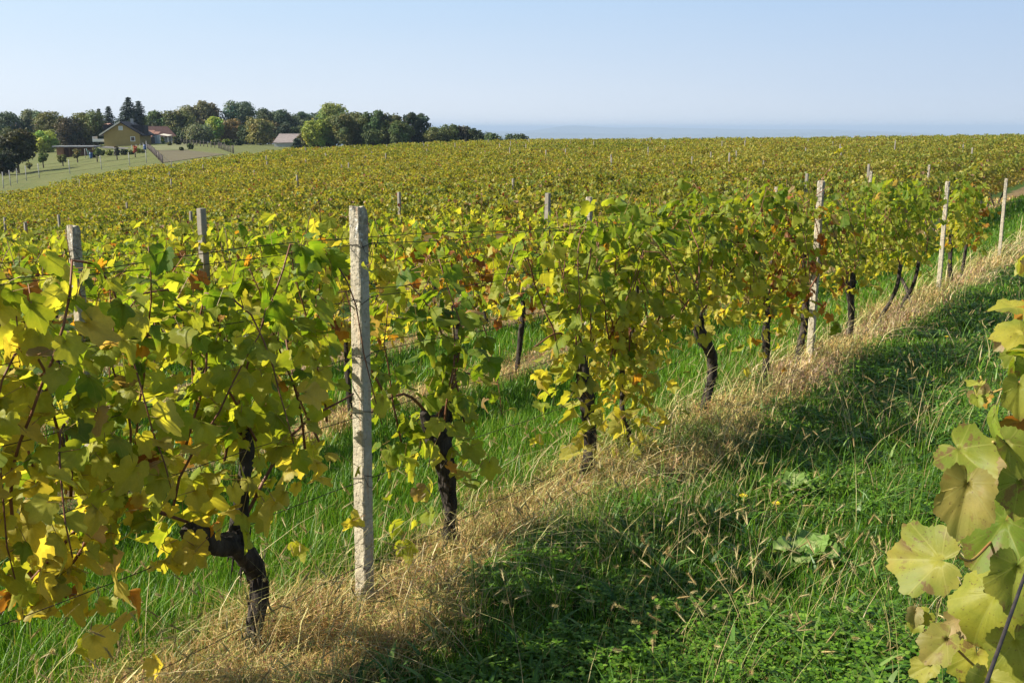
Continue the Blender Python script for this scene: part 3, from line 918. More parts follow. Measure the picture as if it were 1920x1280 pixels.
# prototypes
protoA = []
for k in range(9):
    rng = np.random.default_rng(700 + k)
    protoA.append(build_vine(60 + k, simple_trunk(rng, r=rng.uniform(.022, .036)), nshoot=int(rng.integers(9, 13)), extra=int(rng.integers(130, 230)),
                             yel=rng.uniform(-.1, .9), red=(.5 if k == 4 else .08), halfL=.66, top=rng.uniform(1.48, 1.62), lod=1, low=.55, lowdrape=rng.uniform(0, .6), size=.064))
def copy_thing(root):
    r = root.copy(); COL.objects.link(r)
    for ch in [c for c in bpy.data.objects if c.parent == root]:
        c = ch.copy(); COL.objects.link(c); c.parent = r
    return r
protoM = []
for gt, cg, gl in protoA:
    protoM.append((gt.mesh('trunk', [M['bark']]), [c.mesh('cane', [M['cane']]) for c in cg[2:]], gl.mesh('foliage', [M['leaf'], M['petiole']])))
# one-mesh versions for those farther off
def light_vine(seed, nleaf, r0, yel, top, gl=None, low=.50):
    rng = np.random.default_rng(seed)
    g = gl or Geo()
    pos = np.stack([rng.uniform(-.70, .70, nleaf), rng.normal(0, .14, nleaf), low + (top - low) * rng.beta(1.4, 1.1, nleaf)], -1)
    pos[:, 2] += .10 * (vnoise(pos[:, 0] * 3 + seed, pos[:, 1] * 0, seed) - .5) * 2
    R = canopy_leaf_frames(rng, pos, nleaf)
    h = (pos[:, 2] - low) / (top - low)
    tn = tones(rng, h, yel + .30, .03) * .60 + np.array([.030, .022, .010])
    return pos, R, rng.uniform(.7, 1.2, nleaf) * r0, tn
protoB = []
for k in range(8):
    rng = np.random.default_rng(800 + k)
    pos, R, sz, tn = light_vine(800 + k, 380, .066, rng.uniform(.2, 1.1), rng.uniform(1.48, 1.62))
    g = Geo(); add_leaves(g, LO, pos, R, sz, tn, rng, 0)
    gt = Geo()
    for a, b in simple_trunk(rng, .7, .03): tube(gt, a, b, 6, 0)
    protoB.append((g.mesh('foliage', [M['leaf_far']]), gt.mesh('trunk', [M['bark']])))

ordn = ['first', 'second', 'third', 'fourth', 'fifth', 'sixth', 'seventh', 'eighth', 'ninth', 'tenth']
cnt = 0
vine_spots = []
for (d, x, y, k, st) in in_view[:N_IND]:
    vine_spots.append((x, y))
    flip = math.pi if rngg.random() < .5 else 0.
    i = int(rngg.integers(0, 9))
    if k == 0:
        lab = 'grapevine beyond the right edge, only its pale leaf tips reaching in'; grp = 'grapevines in the row beside the camera'
    elif k == 1:
        lab = 'green grapevine in the first row, past the third concrete post'; grp = 'grapevines at the far end of the first row'
    elif k <= 10:
        lab = 'yellow green grapevine of the %s row back, counted from the grassy path' % ordn[k - 1]; grp = 'grapevines in the %s row' % ordn[k - 1]
    else:
        lab = 'yellowing grapevine in the packed rows behind the tenth row'; grp = 'grapevines in the packed middle rows'
    z = float(gz(x, y))
    if d < 21 and cnt < 110:
        cnt += 1
        root = link('grapevine', None, None, (x, y, z), ROWANG + flip)
        t, cs, l = protoM[i]
        link('trunk', t, root); link('foliage', l, root)
        if d < 15:
            for c in cs: link('cane', c, root)
    else:
        root = link('grapevine', None, None, (x, y, z), ROWANG + flip)
        link('foliage', protoB[i % 8][0], root); link('trunk', protoB[i % 8][1], root)
    root.scale = (1, 1, float(rngg.uniform(.94, 1.05)) + (.07 if k == 1 else 0))
    tag(root, lab, 'grapevine', grp)

def mass():
    g = Geo(); gs = Geo()
    rng = np.random.default_rng(4)
    for lo, hi, nl, r0 in ((0, 45, 420, .058), (45, 75, 330, .066), (75, 110, 240, .078), (110, 400, 160, .092)):
        sel = [v for v in in_view[N_IND:] if lo <= v[0] < hi]
        if not sel: continue
        ca, sa = math.cos(ROWANG), math.sin(ROWANG)
        RZ = np.array([[ca, -sa, 0], [sa, ca, 0], [0, 0, 1]])
        PP, RR, SS, TT = [], [], [], []
        for (d, x, y, k, st) in sel:
            yel = 1.0 * vnoise(x * .09, y * .09, 21) + .75 * vnoise(st * .9, k * 5.1, 2) + .12
            top = 1.40 + .38 * vnoise(st * .8, k * 3.3, 9)
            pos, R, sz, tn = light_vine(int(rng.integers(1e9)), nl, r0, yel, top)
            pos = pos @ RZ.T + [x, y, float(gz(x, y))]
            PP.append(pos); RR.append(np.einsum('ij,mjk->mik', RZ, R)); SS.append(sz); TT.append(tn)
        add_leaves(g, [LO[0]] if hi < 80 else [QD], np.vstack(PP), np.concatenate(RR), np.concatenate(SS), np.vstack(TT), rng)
    o = link('vineyard_rows', g.mesh('vineyard_rows', [M['leaf_far']]))
    tag(o, 'dense mass of yellow and green grapevine rows up to the crest of the slope', 'vineyard', kind='stuff')
QD = (np.array([(-.8, -.3, .1), (0, -.75, 0), (.8, -.3, .1), (.6, .6, .05), (0, 1., -.15), (-.6, .6, .05)]), [np.array([(0, 1, 4, 5), (1, 2, 3, 4)])], np.zeros((6, 3)))
mass()

# ------------------------------------------------------------------ posts and wires
def post_mesh(seed, h=1.6, w=.058, fine=True):
    g = Geo(); rng = np.random.default_rng(seed)
    nz = 60 if fine else 6
    zs = np.linspace(-.15, h, nz)
    c = w * .14; hw = w / 2
    ring = []
    for (sx, sy) in ((1, 1), (-1, 1), (-1, -1), (1, -1)):
        a = [(hw, hw - c), (hw - c * .4, hw - c * .4), (hw - c, hw)]
        if sx * sy < 0: a = a[::-1]
        ring += [(sx * q[0], sy * q[1]) for q in a]
    # midpoints on each face
    full = []
    n = len(ring)
    for i in range(n):
        full.append(ring[i])
        q = ring[(i + 1) % n]
        if math.dist(q, ring[i]) > w * .4: full += [tuple(np.array(ring[i]) * (1 - t) + np.array(q) * t) for t in (.25, .5, .75)]
    full = np.array(full); n = len(full)
    V = []
    for z in zs:
        t = max(0, z) / h
        k = 1.06 - .10 * t
        if h - z < .03: k *= .94
        pts = full * k
        if fine:
            amp = .0012 + .004 * max(0, (z - h + .22) / .22)
            jit = (vnoise(full[:, 0] * 90 + z * 30, full[:, 1] * 90 + z * 55, seed) - .5) * 2 * amp
            pts = pts * (1 + jit[:, None] / hw)
        zz = z
        dz = (vnoise(full[:, 0] * 60, full[:, 1] * 60, seed + 3) - .5) * .02 if h - z < .03 and fine else 0
        V.append(np.column_stack([pts, np.full(n, zz) + dz]))
    V = np.array(V).reshape(-1, 3)
    i = np.arange(nz - 1)[:, None] * n; j = np.arange(n)[None, :]; k = (j + 1) % n
    f = np.stack([i + j, i + k, i + n + k, i + n + j], -1).reshape(-1, 4)
    V = np.vstack([V, [0, 0, h + .004]])
    jj = np.arange(n); t = np.stack([(nz - 1) * n + jj, (nz - 1) * n + (jj + 1) % n, np.full(n, nz * n)], -1)
    g.add(V, [f, t], smooth=False)
    return g.mesh('concrete_post', [M['concrete'] if fine else M['concrete_far']])

WH = (.20, .56, .83, 1.07, 1.29, 1.50)
def tie_mesh(h, seed, w=.060):
    g = Geo(); rng = np.random.default_rng(seed); a = w / 2 + .0015
    r = .0014
    dz = rng.uniform(-.03, .03)
    tube(g, [(-a, -a, h - dz), (a, -a, h), (a, a, h + dz), (-a, a, h), (-a, -a, h - dz * .5)], r, 5, 0)
    tube(g, [(a, -a, h), (a + .012, -a - .012, h + .006), (a + .02, -a - .004, h - .012), (a + .004, -a - .014, h - .02), (a + .03, -a - .01, h + .01)], r, 5, 0, res=4)
    if seed % 2: tube(g, [(-a, -a, h + .02), (-a * .2, -a - .002, h - .03), (a, -a - .001, h - .05)], r * .8, 5, 0)
    return g.mesh('wire_tie', [M['wire']])

def place_post(s, p, label, h=1.6, mesh=None, ties=True, lean=(0, 0), grp=None, seed=1, top=None):
    x, y = sp2xy(s, p); z = float(gz(x, y)) - .04
    if top is not None: z = float(at(top[0], top[1], y)[2]) - h
    o = link('concrete_post', mesh or post_mesh(seed, h), None, (x, y, z), ROWANG)
    o.rotation_euler = (lean[0], lean[1], ROWANG)
    tag(o, label, 'post', grp)
    if ties:
        for k, w in enumerate(WH):
            link('wire_tie', tie_mesh(w + .02, seed * 10 + k), o)
    return o
sA = 3.08
LSP = 6.45
place_post(sA + .01, ROW1 - .02, 'nearest concrete post, tallest in the picture, with lichen on its chipped top', 1.66, seed=1, lean=(0, .02), top=(675, 390))
place_post(sA + LSP, ROW1, 'second concrete post of the first row, beside the red leaved vine', 1.66, top=(1530, 340), seed=2, lean=(0, .02))
place_post(sA + 2 * LSP, ROW1, 'third concrete post of the first row, standing half in vine leaves', 1.68, top=(1770, 341), seed=3, lean=(.0, .03))
place_post(sA + 3 * LSP, ROW1, 'leaning concrete post alone at the far end of the grassy path', 1.70, top=(1886, 335), seed=4, lean=(0, .0))
place_post(sA + 4.1 * LSP, ROW1, 'small far concrete post farthest along the grassy path', 1.60, seed=5)
place_post(3.67, ROW2, 'short dark concrete post of the second row, behind the big green vine', 1.66, top=(140, 424), seed=6)
place_post(9.85, ROW2, 'concrete post of the second row, only its head above the leaves', 1.66, top=(1092, 370), seed=7)
place_post(16.1, ROW2, 'concrete post of the second row, third along, its head above the leaves', 1.7, seed=8)
place_post(22.2, ROW2, 'concrete post of the second row, fourth along, slim beside the first row', 1.85, seed=9)
place_post(28.3, ROW2, 'concrete post of the second row, fifth along, behind the first row posts', 1.85, seed=10)
M['concrete_far'] = simple('old_concrete', (.20, .18, .15), (.30, .27, .22), 12, .9)
pm = [post_mesh(30 + i, h, .075, fine=False) for i, h in enumerate((1.68, 1.78, 1.88, 1.98))]
rng = np.random.default_rng(31)
taken = 0
for k in range(3, 32):
    p = P0 + DROW * k
    s = 1.0 + rng.uniform(0, LSP)
    while s < 150 and taken < 215:
        st = s; s += LSP
        x, y = sp2xy(st, p)
        if y < 5 or y > 135 or abs(x / y) > .53: continue
        if rng.random() > (.12 if k < 5 and x < 4 else .36 if y < 35 else .22): continue
        i = int(rng.integers(0, 4)) if y > 18 else int(rng.integers(0, 2))
        o = place_post(st, p, 'slim concrete post of the %s row back, its top above the leaves' % ordn[k - 1] if k <= 10 else 'small far concrete post poking out of the packed vine rows', mesh=pm[i], ties=False,
                       grp='posts of the %s row' % ordn[k - 1] if k <= 10 else 'posts in the far vine rows', lean=(rng.normal(0, .02), rng.normal(0, .02)))
        taken += 1

def wire(p, h, s0, s1, label, r=.0016, grp=None, posts=None, sag=.03, seed=0):
    rng = np.random.default_rng(seed)
    ss = np.arange(s0, s1, .3)
    ph = ((ss - sA) / LSP) % 1.0
    pts = []
    for s_, f in zip(ss, ph):
        x, y = sp2xy(s_, p)
        a = math.floor((s_ - sA) / LSP)
        z0 = [float(gz(*sp2xy(sA + (a + q) * LSP, ROW1 if abs(p - ROW1) < .3 else p))) - .04 for q in (0, 1)]
        z = z0[0] * (1 - f) + z0[1] * f + h - sag * 4 * f * (1 - f) + .006 * math.sin(s_ * 5 + seed)
        pts.append((x, y, z))
    g = Geo(); tube(g, pts, r, 5, 0)
    o = link('trellis_wire', g.mesh('trellis_wire', [M['wire']])); tag(o, label, 'wire', grp)
hn = ['lowest', 'second lowest', 'third lowest', 'fourth lowest', 'fifth lowest', 'topmost']
for i, h in enumerate(WH):
    wire(ROW1 - .034, h + .02, -1.0, sA + 3.9 * LSP, '%s dark trellis wire of the first row, on the path side of the posts' % hn[i], seed=i)
    if i >= 3: wire(ROW1 + .036, h + .05, -1.0, sA + 3.9 * LSP, '%s dark trellis wire of the first row, behind the posts' % hn[i], seed=i + 9, sag=.06)
for i in (1, 2, 3, 4, 5):
    wire(ROW2 - .034, WH[i] - .02, 1.0, 30, '%s dark trellis wire of the second row' % hn[i], seed=i + 20)
for i in (2, 4):
    wire(P0 + 3 * DROW, WH[i], 2.0, 30, '%s dark trellis wire of the third row' % hn[i], seed=i + 30)
def near_wire():
    c0 = at(1846, 1290, .72); 
    pts = []
    for t in np.linspace(-.5, 6, 30):
        pts.append((c0[0] + DS[0] * t, c0[1] + DS[1] * t, c0[2] - .034 * t))
    g = Geo(); tube(g, pts, .0017, 8, 0)
    o = link('trellis_wire', g.mesh('trellis_wire', [M['wire']])); tag(o, 'thick looking grey wire crossing the nearest leaves at the lower right', 'wire')
near_wire()

# ------------------------------------------------------------------ grass
def scatter(rng, s0, s1, p0, p1, dens, dref=4., fall=1.7, dmax=40, edge=None, aview=.56):
    """points in a strip; density falls off with distance; returns x, y, z, d"""
    out = []
    for s in np.arange(s0, s1, .5):
        w = p1 - p0
        xm, ym = sp2xy(s + .25, (p0 + p1) / 2)
        d = max(2.0, math.hypot(xm, ym))
        if d > dmax or ym < 1.2: continue
        n = int(dens * w * .5 * min(1.6, (dref / d) ** fall))
        ss = rng.uniform(s, s + .5, n); pp = rng.uniform(p0, p1, n)
        if edge is not None: 
            k = edge(ss, pp, rng); ss, pp = ss[k], pp[k]
        x, y = sp2xy(ss, pp)
        k = (y > 1.5) & (np.abs(x / np.maximum(y, .1)) < aview + .5 / np.maximum(y, .1))
        out.append(np.stack([x[k], y[k], ss[k], pp[k]], -1))
    a = np.vstack(out)
    return a[:, 0], a[:, 1], gz(a[:, 0], a[:, 1]), np.hypot(a[:, 0], a[:, 1]), a[:, 2], a[:, 3]

def blades(g, x, y, z, H, W, bend, az, col, rng, nseg=3, mat=0, curl=0., tipc=None):
    n = len(x)
    t = np.linspace(0, 1, nseg + 1)
    dirx, diry = np.cos(az), np.sin(az)
    wa = az + np.pi / 2 + rng.normal(0, .5, n)
    wx, wy = np.cos(wa), np.sin(wa)
    P = []
    for k, tt in enumerate(t):
        off = bend * H * tt ** 2
        hz = H * (tt - (.38 * np.minimum(bend, 1.6) ** 2) * tt ** 2 * .8)
        c = rng.normal(0, 1, n) * curl * H * tt; c2 = rng.normal(0, 1, n) * curl * H * tt
        px = x + dirx * off + c; py = y + diry * off + c2; pz = z + np.maximum(hz, .002)
        w = W * (1 - tt ** 2 * .85) * .5 if k < nseg else 0
        if k < nseg:
            P.append(np.stack([px - wx * w, py - wy * w, pz], -1)); P.append(np.stack([px + wx * w, py + wy * w, pz], -1))
        else: P.append(np.stack([px, py, pz], -1))
    V = np.stack(P, 1); m = V.shape[1]
    b = (np.arange(n) * m)[:, None]
    fq = [b + np.array([[2 * k, 2 * k + 1, 2 * k + 3, 2 * k + 2]]) for k in range(nseg - 1)]
    ft = b + np.array([[2 * nseg - 2, 2 * nseg - 1, 2 * nseg]])
    C = np.repeat(col[:, None, :], m, 1)
    if tipc is not None:
        C[:, -1] = tipc; C[:, -3:-1] = C[:, -3:-1] * .6 + tipc[:, None] * .4
    g.add(V.reshape(-1, 3), [np.vstack(fq), ft], mat, C.reshape(-1, 3))

def pick(rng, n, cols, wts):
    c = np.array(cols)[rng.choice(len(cols), n, p=np.array(wts) / sum(wts))]
    return c * rng.uniform(.7, 1.25, (n, 1))

def lush():
    """tall bright grass in the lanes behind the first and second rows"""
    g = Geo(); rng = np.random.default_rng(50)
    for (pa, pb, dens, dm) in ((ROW1 + .18, ROW2 - .30, 5200, 48), (ROW2 + .35, P0 + 3 * DROW - .4, 2600, 26), (P0 + 3 * DROW + .4, P0 + 4 * DROW - .4, 1500, 24)):
        x, y, z, d, s, p = scatter(rng, -1, 46, pa, pb, dens, 4.4, 1.5, dm)
        n = len(x)
        cl = vnoise(x * 2.2, y * 2.2, 8)
        H = rng.uniform(.08, .18, n) * (.7 + .6 * cl)
        W = rng.uniform(.0028, .0055, n) * np.maximum(1, d / 4.5) ** .8
        col = pick(rng, n, [(.055, .145, .007), (.10, .225, .010), (.17, .28, .018), (.36, .30, .10)], [3, 5, 2, .5])
        blades(g, x, y, z, H, W, np.abs(rng.normal(.45, .35, n)), rng.uniform(0, 6.28, n) , col, rng, 3)
    o = link('lush_grass', g.mesh('lush_grass', [M['grass']])); tag(o, 'long bright green grass in the lanes between the vine rows', 'grass', kind='stuff')

def path_edge(ss, pp, rng):
    e = .20 + .36 * vnoise(ss * 1.1, ss * 0, 31)          # ragged dry border
    return pp < ROW1 - e + rng.normal(0, .08, len(pp))

def path_grass():
    g = Geo(); rng = np.random.default_rng(51)
    x, y, z, d, s, p = scatter(rng, 0, 48, -.6, ROW1 - .15, 3400, 4., 1.5, 48, path_edge)
    n = len(x)
    cl = vnoise(x * 1.4, y * 1.4, 18); c2 = vnoise(x * 4, y * 4, 19)
    H = rng.uniform(.04, .11, n) * (.4 + 1.0 * cl)
    W = rng.uniform(.0028, .006, n) * np.maximum(1, d / 4.2) ** .8
    col = pick(rng, n, [(.045, .12, .006), (.085, .20, .009), (.15, .27, .015), (.34, .26, .10)], [4, 5, 1.6, 1.0])
    blades(g, x, y, z, H, W, np.abs(rng.normal(.6, .45, n)), rng.uniform(0, 6.28, n), col, rng, 3)
    # longer tufts
    x, y, z, d, s, p = scatter(rng, 1, 26, .0, ROW1 - .5, 420, 4., 1.3, 28)
    k = vnoise(x * 2.1, y * 2.1, 44) > .56
    x, y, z, d = x[k], y[k], z[k], d[k]; n = len(x)
    blades(g, x, y, z, rng.uniform(.14, .30, n), rng.uniform(.003, .006, n) * np.maximum(1, d / 4.5) ** .8, np.abs(rng.normal(.9, .4, n)), rng.uniform(0, 6.28, n),
           pick(rng, n, [(.07, .16, .02), (.12, .22, .02), (.36, .28, .13)], [4, 4, 1.2]), rng, 4)
    o = link('path_grass', g.mesh('path_grass', [M['grass']])); tag(o, 'short mixed grass covering the shaded path beside the first row', 'grass', kind='stuff')

def clover():
    g = Geo(); rng = np.random.default_rng(52)
    x, y, z, d, s, p = scatter(rng, 1, 20, -.3, ROW1 - .35, 2700, 4., 1.6, 20, path_edge)
    k = vnoise(x * 1.7, y * 1.7, 61) + .5 * vnoise(x * 6, y * 6, 62) > .80
    x, y, z, d = x[k], y[k], z[k], d[k]; n = len(x)
    h = rng.uniform(.03, .085, n) * (.7 + .7 * vnoise(x * 3, y * 3, 63))
    a0 = rng.uniform(0, 6.28, n)
    th = np.linspace(0, 2 * np.pi, 7, endpoint=False)
    leaf = np.stack([np.cos(th) * .5, .55 + np.sin(th) * .5, np.zeros(7)], -1)
    leaf[:, 2] = .12 * np.abs(leaf[:, 0])
    r = (.007 + .013 * rng.beta(1.3, 2, n)) * (.7 + .6 * vnoise(x * 2.5, y * 2.5, 64)) * np.maximum(1, d / 5) ** .6
    for q in range(3):
        a = a0 + q * 2.094
        tl = rng.normal(0, .35, n) - .1
        L = leaf[None] * r[:, None, None]
        X = L[..., 0]; Y = L[..., 1]; Z = L[..., 2] + Y * np.sin(tl)[:, None]
        ca, sa = np.cos(a)[:, None], np.sin(a)[:, None]
        V = np.stack([x[:, None] + X * ca - Y * sa, y[:, None] + X * sa + Y * ca, z[:, None] + h[:, None] + Z], -1)
        b = (np.arange(n) * 7)[:, None]
        f = np.concatenate([b + np.array([[0, 1, 2, 3]]), b + np.array([[0, 3, 4, 6]])]); t = b + np.array([[4, 5, 6]])
        col = pick(rng, n, [(.060, .15, .009), (.105, .22, .013), (.16, .27, .03)], [3, 4, 2])
        g.add(V.reshape(-1, 3), [f, t], 0, np.repeat(col, 7, 0))
    # broader weed leaves (dandelion, plantain)
    x, y, z, d, s, p = scatter(rng, 1, 22, -.2, ROW1 - .3, 26, 4.5, 1.0, 22, path_edge)
    for xi, yi, zi in zip(x, y, z):
        m = int(rng.integers(5, 10)); az = rng.uniform(0, 6.28, m)
        blades(g, np.full(m, xi), np.full(m, yi), np.full(m, zi + .005), rng.uniform(.06, .14, m), rng.uniform(.014, .028, m), rng.uniform(.6, 1.4, m), az,
               pick(rng, m, [(.05, .13, .02), (.09, .19, .03), (.16, .25, .06)], [3, 3, 1]), rng, 4)
    o = link('clover_and_weeds', g.mesh('clover_and_weeds', [M['grass']])); tag(o, 'low clover patches and broad weed leaves on the path', 'clover', kind='stuff')

def dry_edge(ss, pp, rng):
    e = .27 + .36 * vnoise(ss * 1.1, ss * 0, 31)
    return (pp > ROW1 - e + rng.normal(0, .07, len(pp)))

def dry():
    g = Geo(); rng = np.random.default_rng(53)
    DC = [(.54, .38, .13), (.66, .50, .22), (.40, .25, .09), (.42, .38, .11), (.30, .13, .08), (.20, .27, .05)]
    jobs = [(ROW1, -.72, .34, 6200, 50, dry_edge), (ROW2, -.42, .42, 3000, 46, None), (ROW2 + DROW, -.42, .42, 1500, 28, None), (ROW2 + 2 * DROW, -.4, .4, 900, 26, None), (P0, -.3, .45, 900, 10, None)]
    for (rp, a, b, dens, dm, ed) in jobs:
        x, y, z, d, s, p = scatter(rng, -.5, 48, rp + a, rp + b, dens * .8, 4., 1.45, dm, ed)
        n = len(x)
        cl = vnoise(s * 1.6, p * 2.2, 71); c3 = vnoise(s * .7, p * .5, 72)
        f = np.exp(-((p - rp + .08) / .42) ** 2)
        H = rng.uniform(.07, .19, n) * (.25 + 1.3 * vnoise(x * 4, y * 4, 73) ** 1.3) * (.5 + .9 * cl) * (.6 + .5 * f)
        W = rng.uniform(.0016, .0050, n) * np.maximum(1, d / 4) ** .85
        w = [3.6, 2.0, 2.6, 2.2, 1.4, 3.0]
        col = pick(rng, n, DC, w)
        # reddish weed tangles in places
        k = (c3 > .60) & (rng.random(n) < .45); col[k] = pick(rng, int(k.sum()), [(.42, .27, .19), (.50, .36, .27), (.28, .14, .09)], [3, 3, 1.4])
        gp = vnoise(s * 1.5, p * 2.6, 76)
        k = (gp > .66) & (rng.random(n) < .75); col[k] = pick(rng, int(k.sum()), [(.10, .20, .02), (.18, .26, .04), (.07, .14, .015)], [3, 2, 2])
        blades(g, x, y, z, H, W, np.abs(rng.normal(.9, .7, n)), rng.uniform(0, 6.28, n), col, rng, 4, curl=.10)
        # crinkled fine tangle on top
        m = rng.random(n) < .45
        x2, y2, z2 = x[m] + rng.normal(0, .03, m.sum()), y[m] + rng.normal(0, .03, m.sum()), z[m] + H[m] * rng.uniform(.2, .75, m.sum())
        blades(g, x2, y2, z2, rng.uniform(.03, .09, len(x2)), W[m] * .9, rng.uniform(.5, 2.0, len(x2)), rng.uniform(0, 6.28, len(x2)), col[m] * 1.1, rng, 4, curl=.25)
    # long straws leaning over the path
    x, y, z, d, s, p = scatter(rng, .5, 30, ROW1 - .55, ROW1 + .2, 130, 4., 1.0, 32)
    n = len(x); base = math.atan2(-DP[1], -DP[0])
    blades(g, x, y, z + .05, rng.uniform(.35, .62, n), rng.uniform(.002, .0042, n) * np.maximum(1, d / 5) ** .8, np.abs(rng.normal(1.1, .35, n)), base + rng.normal(0, .9, n),
           pick(rng, n, [(.45, .42, .16), (.60, .50, .28), (.32, .33, .10)], [3, 3, 2]), rng, 5)
    o = link('dry_grass', g.mesh('dry_grass', [M['dry']])); tag(o, 'tangled tan and reddish dry grass growing under the vine rows', 'dry grass', kind='stuff')

def foxtails():
    g = Geo(); rng = np.random.default_rng(54)
    xs = []
    for (a, b, dens, fall) in ((ROW1 - .75, ROW1 + .45, 90, 1.0), (.2, ROW1 - .6, 8, .8), (ROW2 - .6, ROW2 + .1, 40, 1.0)):
        xs.append(np.stack(scatter(rng, .3, 22, a, b, dens, 4., fall, 22), -1))
    q = np.stack(scatter(rng, .8, 14, .1, ROW1 - .75, 110, 4., .9, 14), -1)
    q = q[vnoise(q[:, 0] * 1.3 + 3, q[:, 1] * 1.3, 91) > .70]; xs.append(q)
    A = np.vstack(xs); x, y, z, d = A[:, 0], A[:, 1], A[:, 2], A[:, 3]; n = len(x)
    H = rng.uniform(.22, .48, n); az = rng.uniform(0, 6.28, n); bend = rng.uniform(.3, 1.0, n)
    col = pick(rng, n, [(.42, .36, .14), (.50, .38, .18), (.26, .28, .08)], [2, 2, 1])
    blades(g, x, y, z, H, np.full(n, .0018) * np.maximum(1, d / 4) ** .8, bend, az, col, rng, 4)
    # seed heads
    tx = x + np.cos(az) * bend * H; ty = y + np.sin(az) * bend * H; tz = z + H * (1 - .38 * bend ** 2 * .8)
    D = norm(np.stack([np.cos(az) * bend * 1.6, np.sin(az) * bend * 1.6, 1 - .6 * bend ** 2], -1))
    U = norm(np.cross(D, np.array([.1, .2, .97]))); Wv = np.cross(D, U)
    L = rng.uniform(.03, .06, n); r = rng.uniform(.0016, .0026, n)
    prof = [(0, .4), (.25, 1), (.65, .9), (1, .15)]; th = np.linspace(0, 2 * np.pi, 6, endpoint=False)
    V = []
    base = np.stack([tx, ty, tz], -1) - D * .01
    for t, k in prof:
        c = base + D * (L * t)[:, None]
        V.append(c[:, None] + (r * k)[:, None, None] * (np.cos(th)[None, :, None] * U[:, None] + np.sin(th)[None, :, None] * Wv[:, None]))
    V = np.concatenate(V, 1); b = (np.arange(n) * 24)[:, None]
    fs = []
    for i in range(3):
        for j in range(6):
            fs.append(b + np.array([[i * 6 + j, i * 6 + (j + 1) % 6, i * 6 + 6 + (j + 1) % 6, i * 6 + 6 + j]]))
    hc = pick(rng, n, [(.40, .32, .13), (.32, .23, .09), (.46, .39, .19)], [3, 2, 2])
    g.add(V.reshape(-1, 3), np.vstack(fs), 0, np.repeat(hc, 24, 0))
    # bristles
    nb = 60
    bi = np.repeat(np.arange(n), nb); m = len(bi)
    t = rng.uniform(.05, 1, m); a = rng.uniform(0, 6.28, m)
    c = base[bi] + D[bi] * (L[bi] * t)[:, None]
    o = np.cos(a)[:, None] * U[bi] + np.sin(a)[:, None] * Wv[bi]
    e = c + (o * .75 + D[bi] * .9 + rng.normal(0, .15, (m, 3))) * .0105
    sd_ = np.cross(D[bi], o) * .0006
    Vb = np.stack([c - sd_, c + sd_, e], 1)
    g.add(Vb.reshape(-1, 3), (np.arange(m) * 3)[:, None] + np.array([[0, 1, 2]]), 0, np.repeat(hc[bi] * 1.15, 3, 0))
    ob = link('foxtail_grass', g.mesh('foxtail_grass', [M['dry']])); tag(ob, 'golden foxtail seed heads on thin stalks along the path and dry strip', 'foxtail grass', kind='stuff')
lush(); path_grass(); clover(); dry(); foxtails()

def broad_weed(px, py, Y, label, seed, sizes, n):
    rng = np.random.default_rng(seed); c = at(px, py, Y); z = float(gz(c[0], c[1]))
    root = link('dock_plant', None, None, (c[0], c[1], z), 0.); tag(root, label, 'weed')
    for k in range(n):
        g = Geo(); az = k * 2.4 + rng.normal(0, .2); L = sizes * rng.uniform(.7, 1.1); w = L * .34
        t = np.linspace(0, 1, 12); W = w * np.sin(np.pi * np.clip(t * .93 + .07, 0, 1)) ** .7 * (1 + .08 * np.sin(t * 40)) * (t > .12) + .004
        up = rng.uniform(.5, 1.0)
        cx = L * t * math.cos(.9 - up * .3); cz = L * (t * up - .55 * t * t)
        V = []
        for i in range(12):
            for q, f in ((-1, .05), (-.5, 0.), (0, -.05), (.5, 0.0), (1, .05)):
                yy = q * W[i]; zz = cz[i] + abs(q) * W[i] * .35 + .02 + .01 * math.sin(i * 1.7 + q * 2)
                V.append((cx[i] * math.cos(az) - yy * math.sin(az), cx[i] * math.sin(az) + yy * math.cos(az), zz))
        i, j = np.meshgrid(np.arange(11), np.arange(4), indexing='ij'); q = (i * 5 + j).ravel()
        colr = np.array((.17, .28, .06)) * rng.uniform(.7, 1.1)
        C = np.tile(colr, (60, 1)); C[2::5] = (.35, .40, .16)
        g.add(V, np.stack([q, q + 5, q + 6, q + 1], -1), 0, C)
        link('leaf', g.mesh('leaf', [M['grass']]), root)
broad_weed(1510, 1040, 4.15, 'broad leaved pale green dock plant in the middle of the path', 3, .20, 8)
broad_weed(1480, 930, 5.1, 'smaller shaded dock plant behind the pale dock plant', 4, .15, 6)
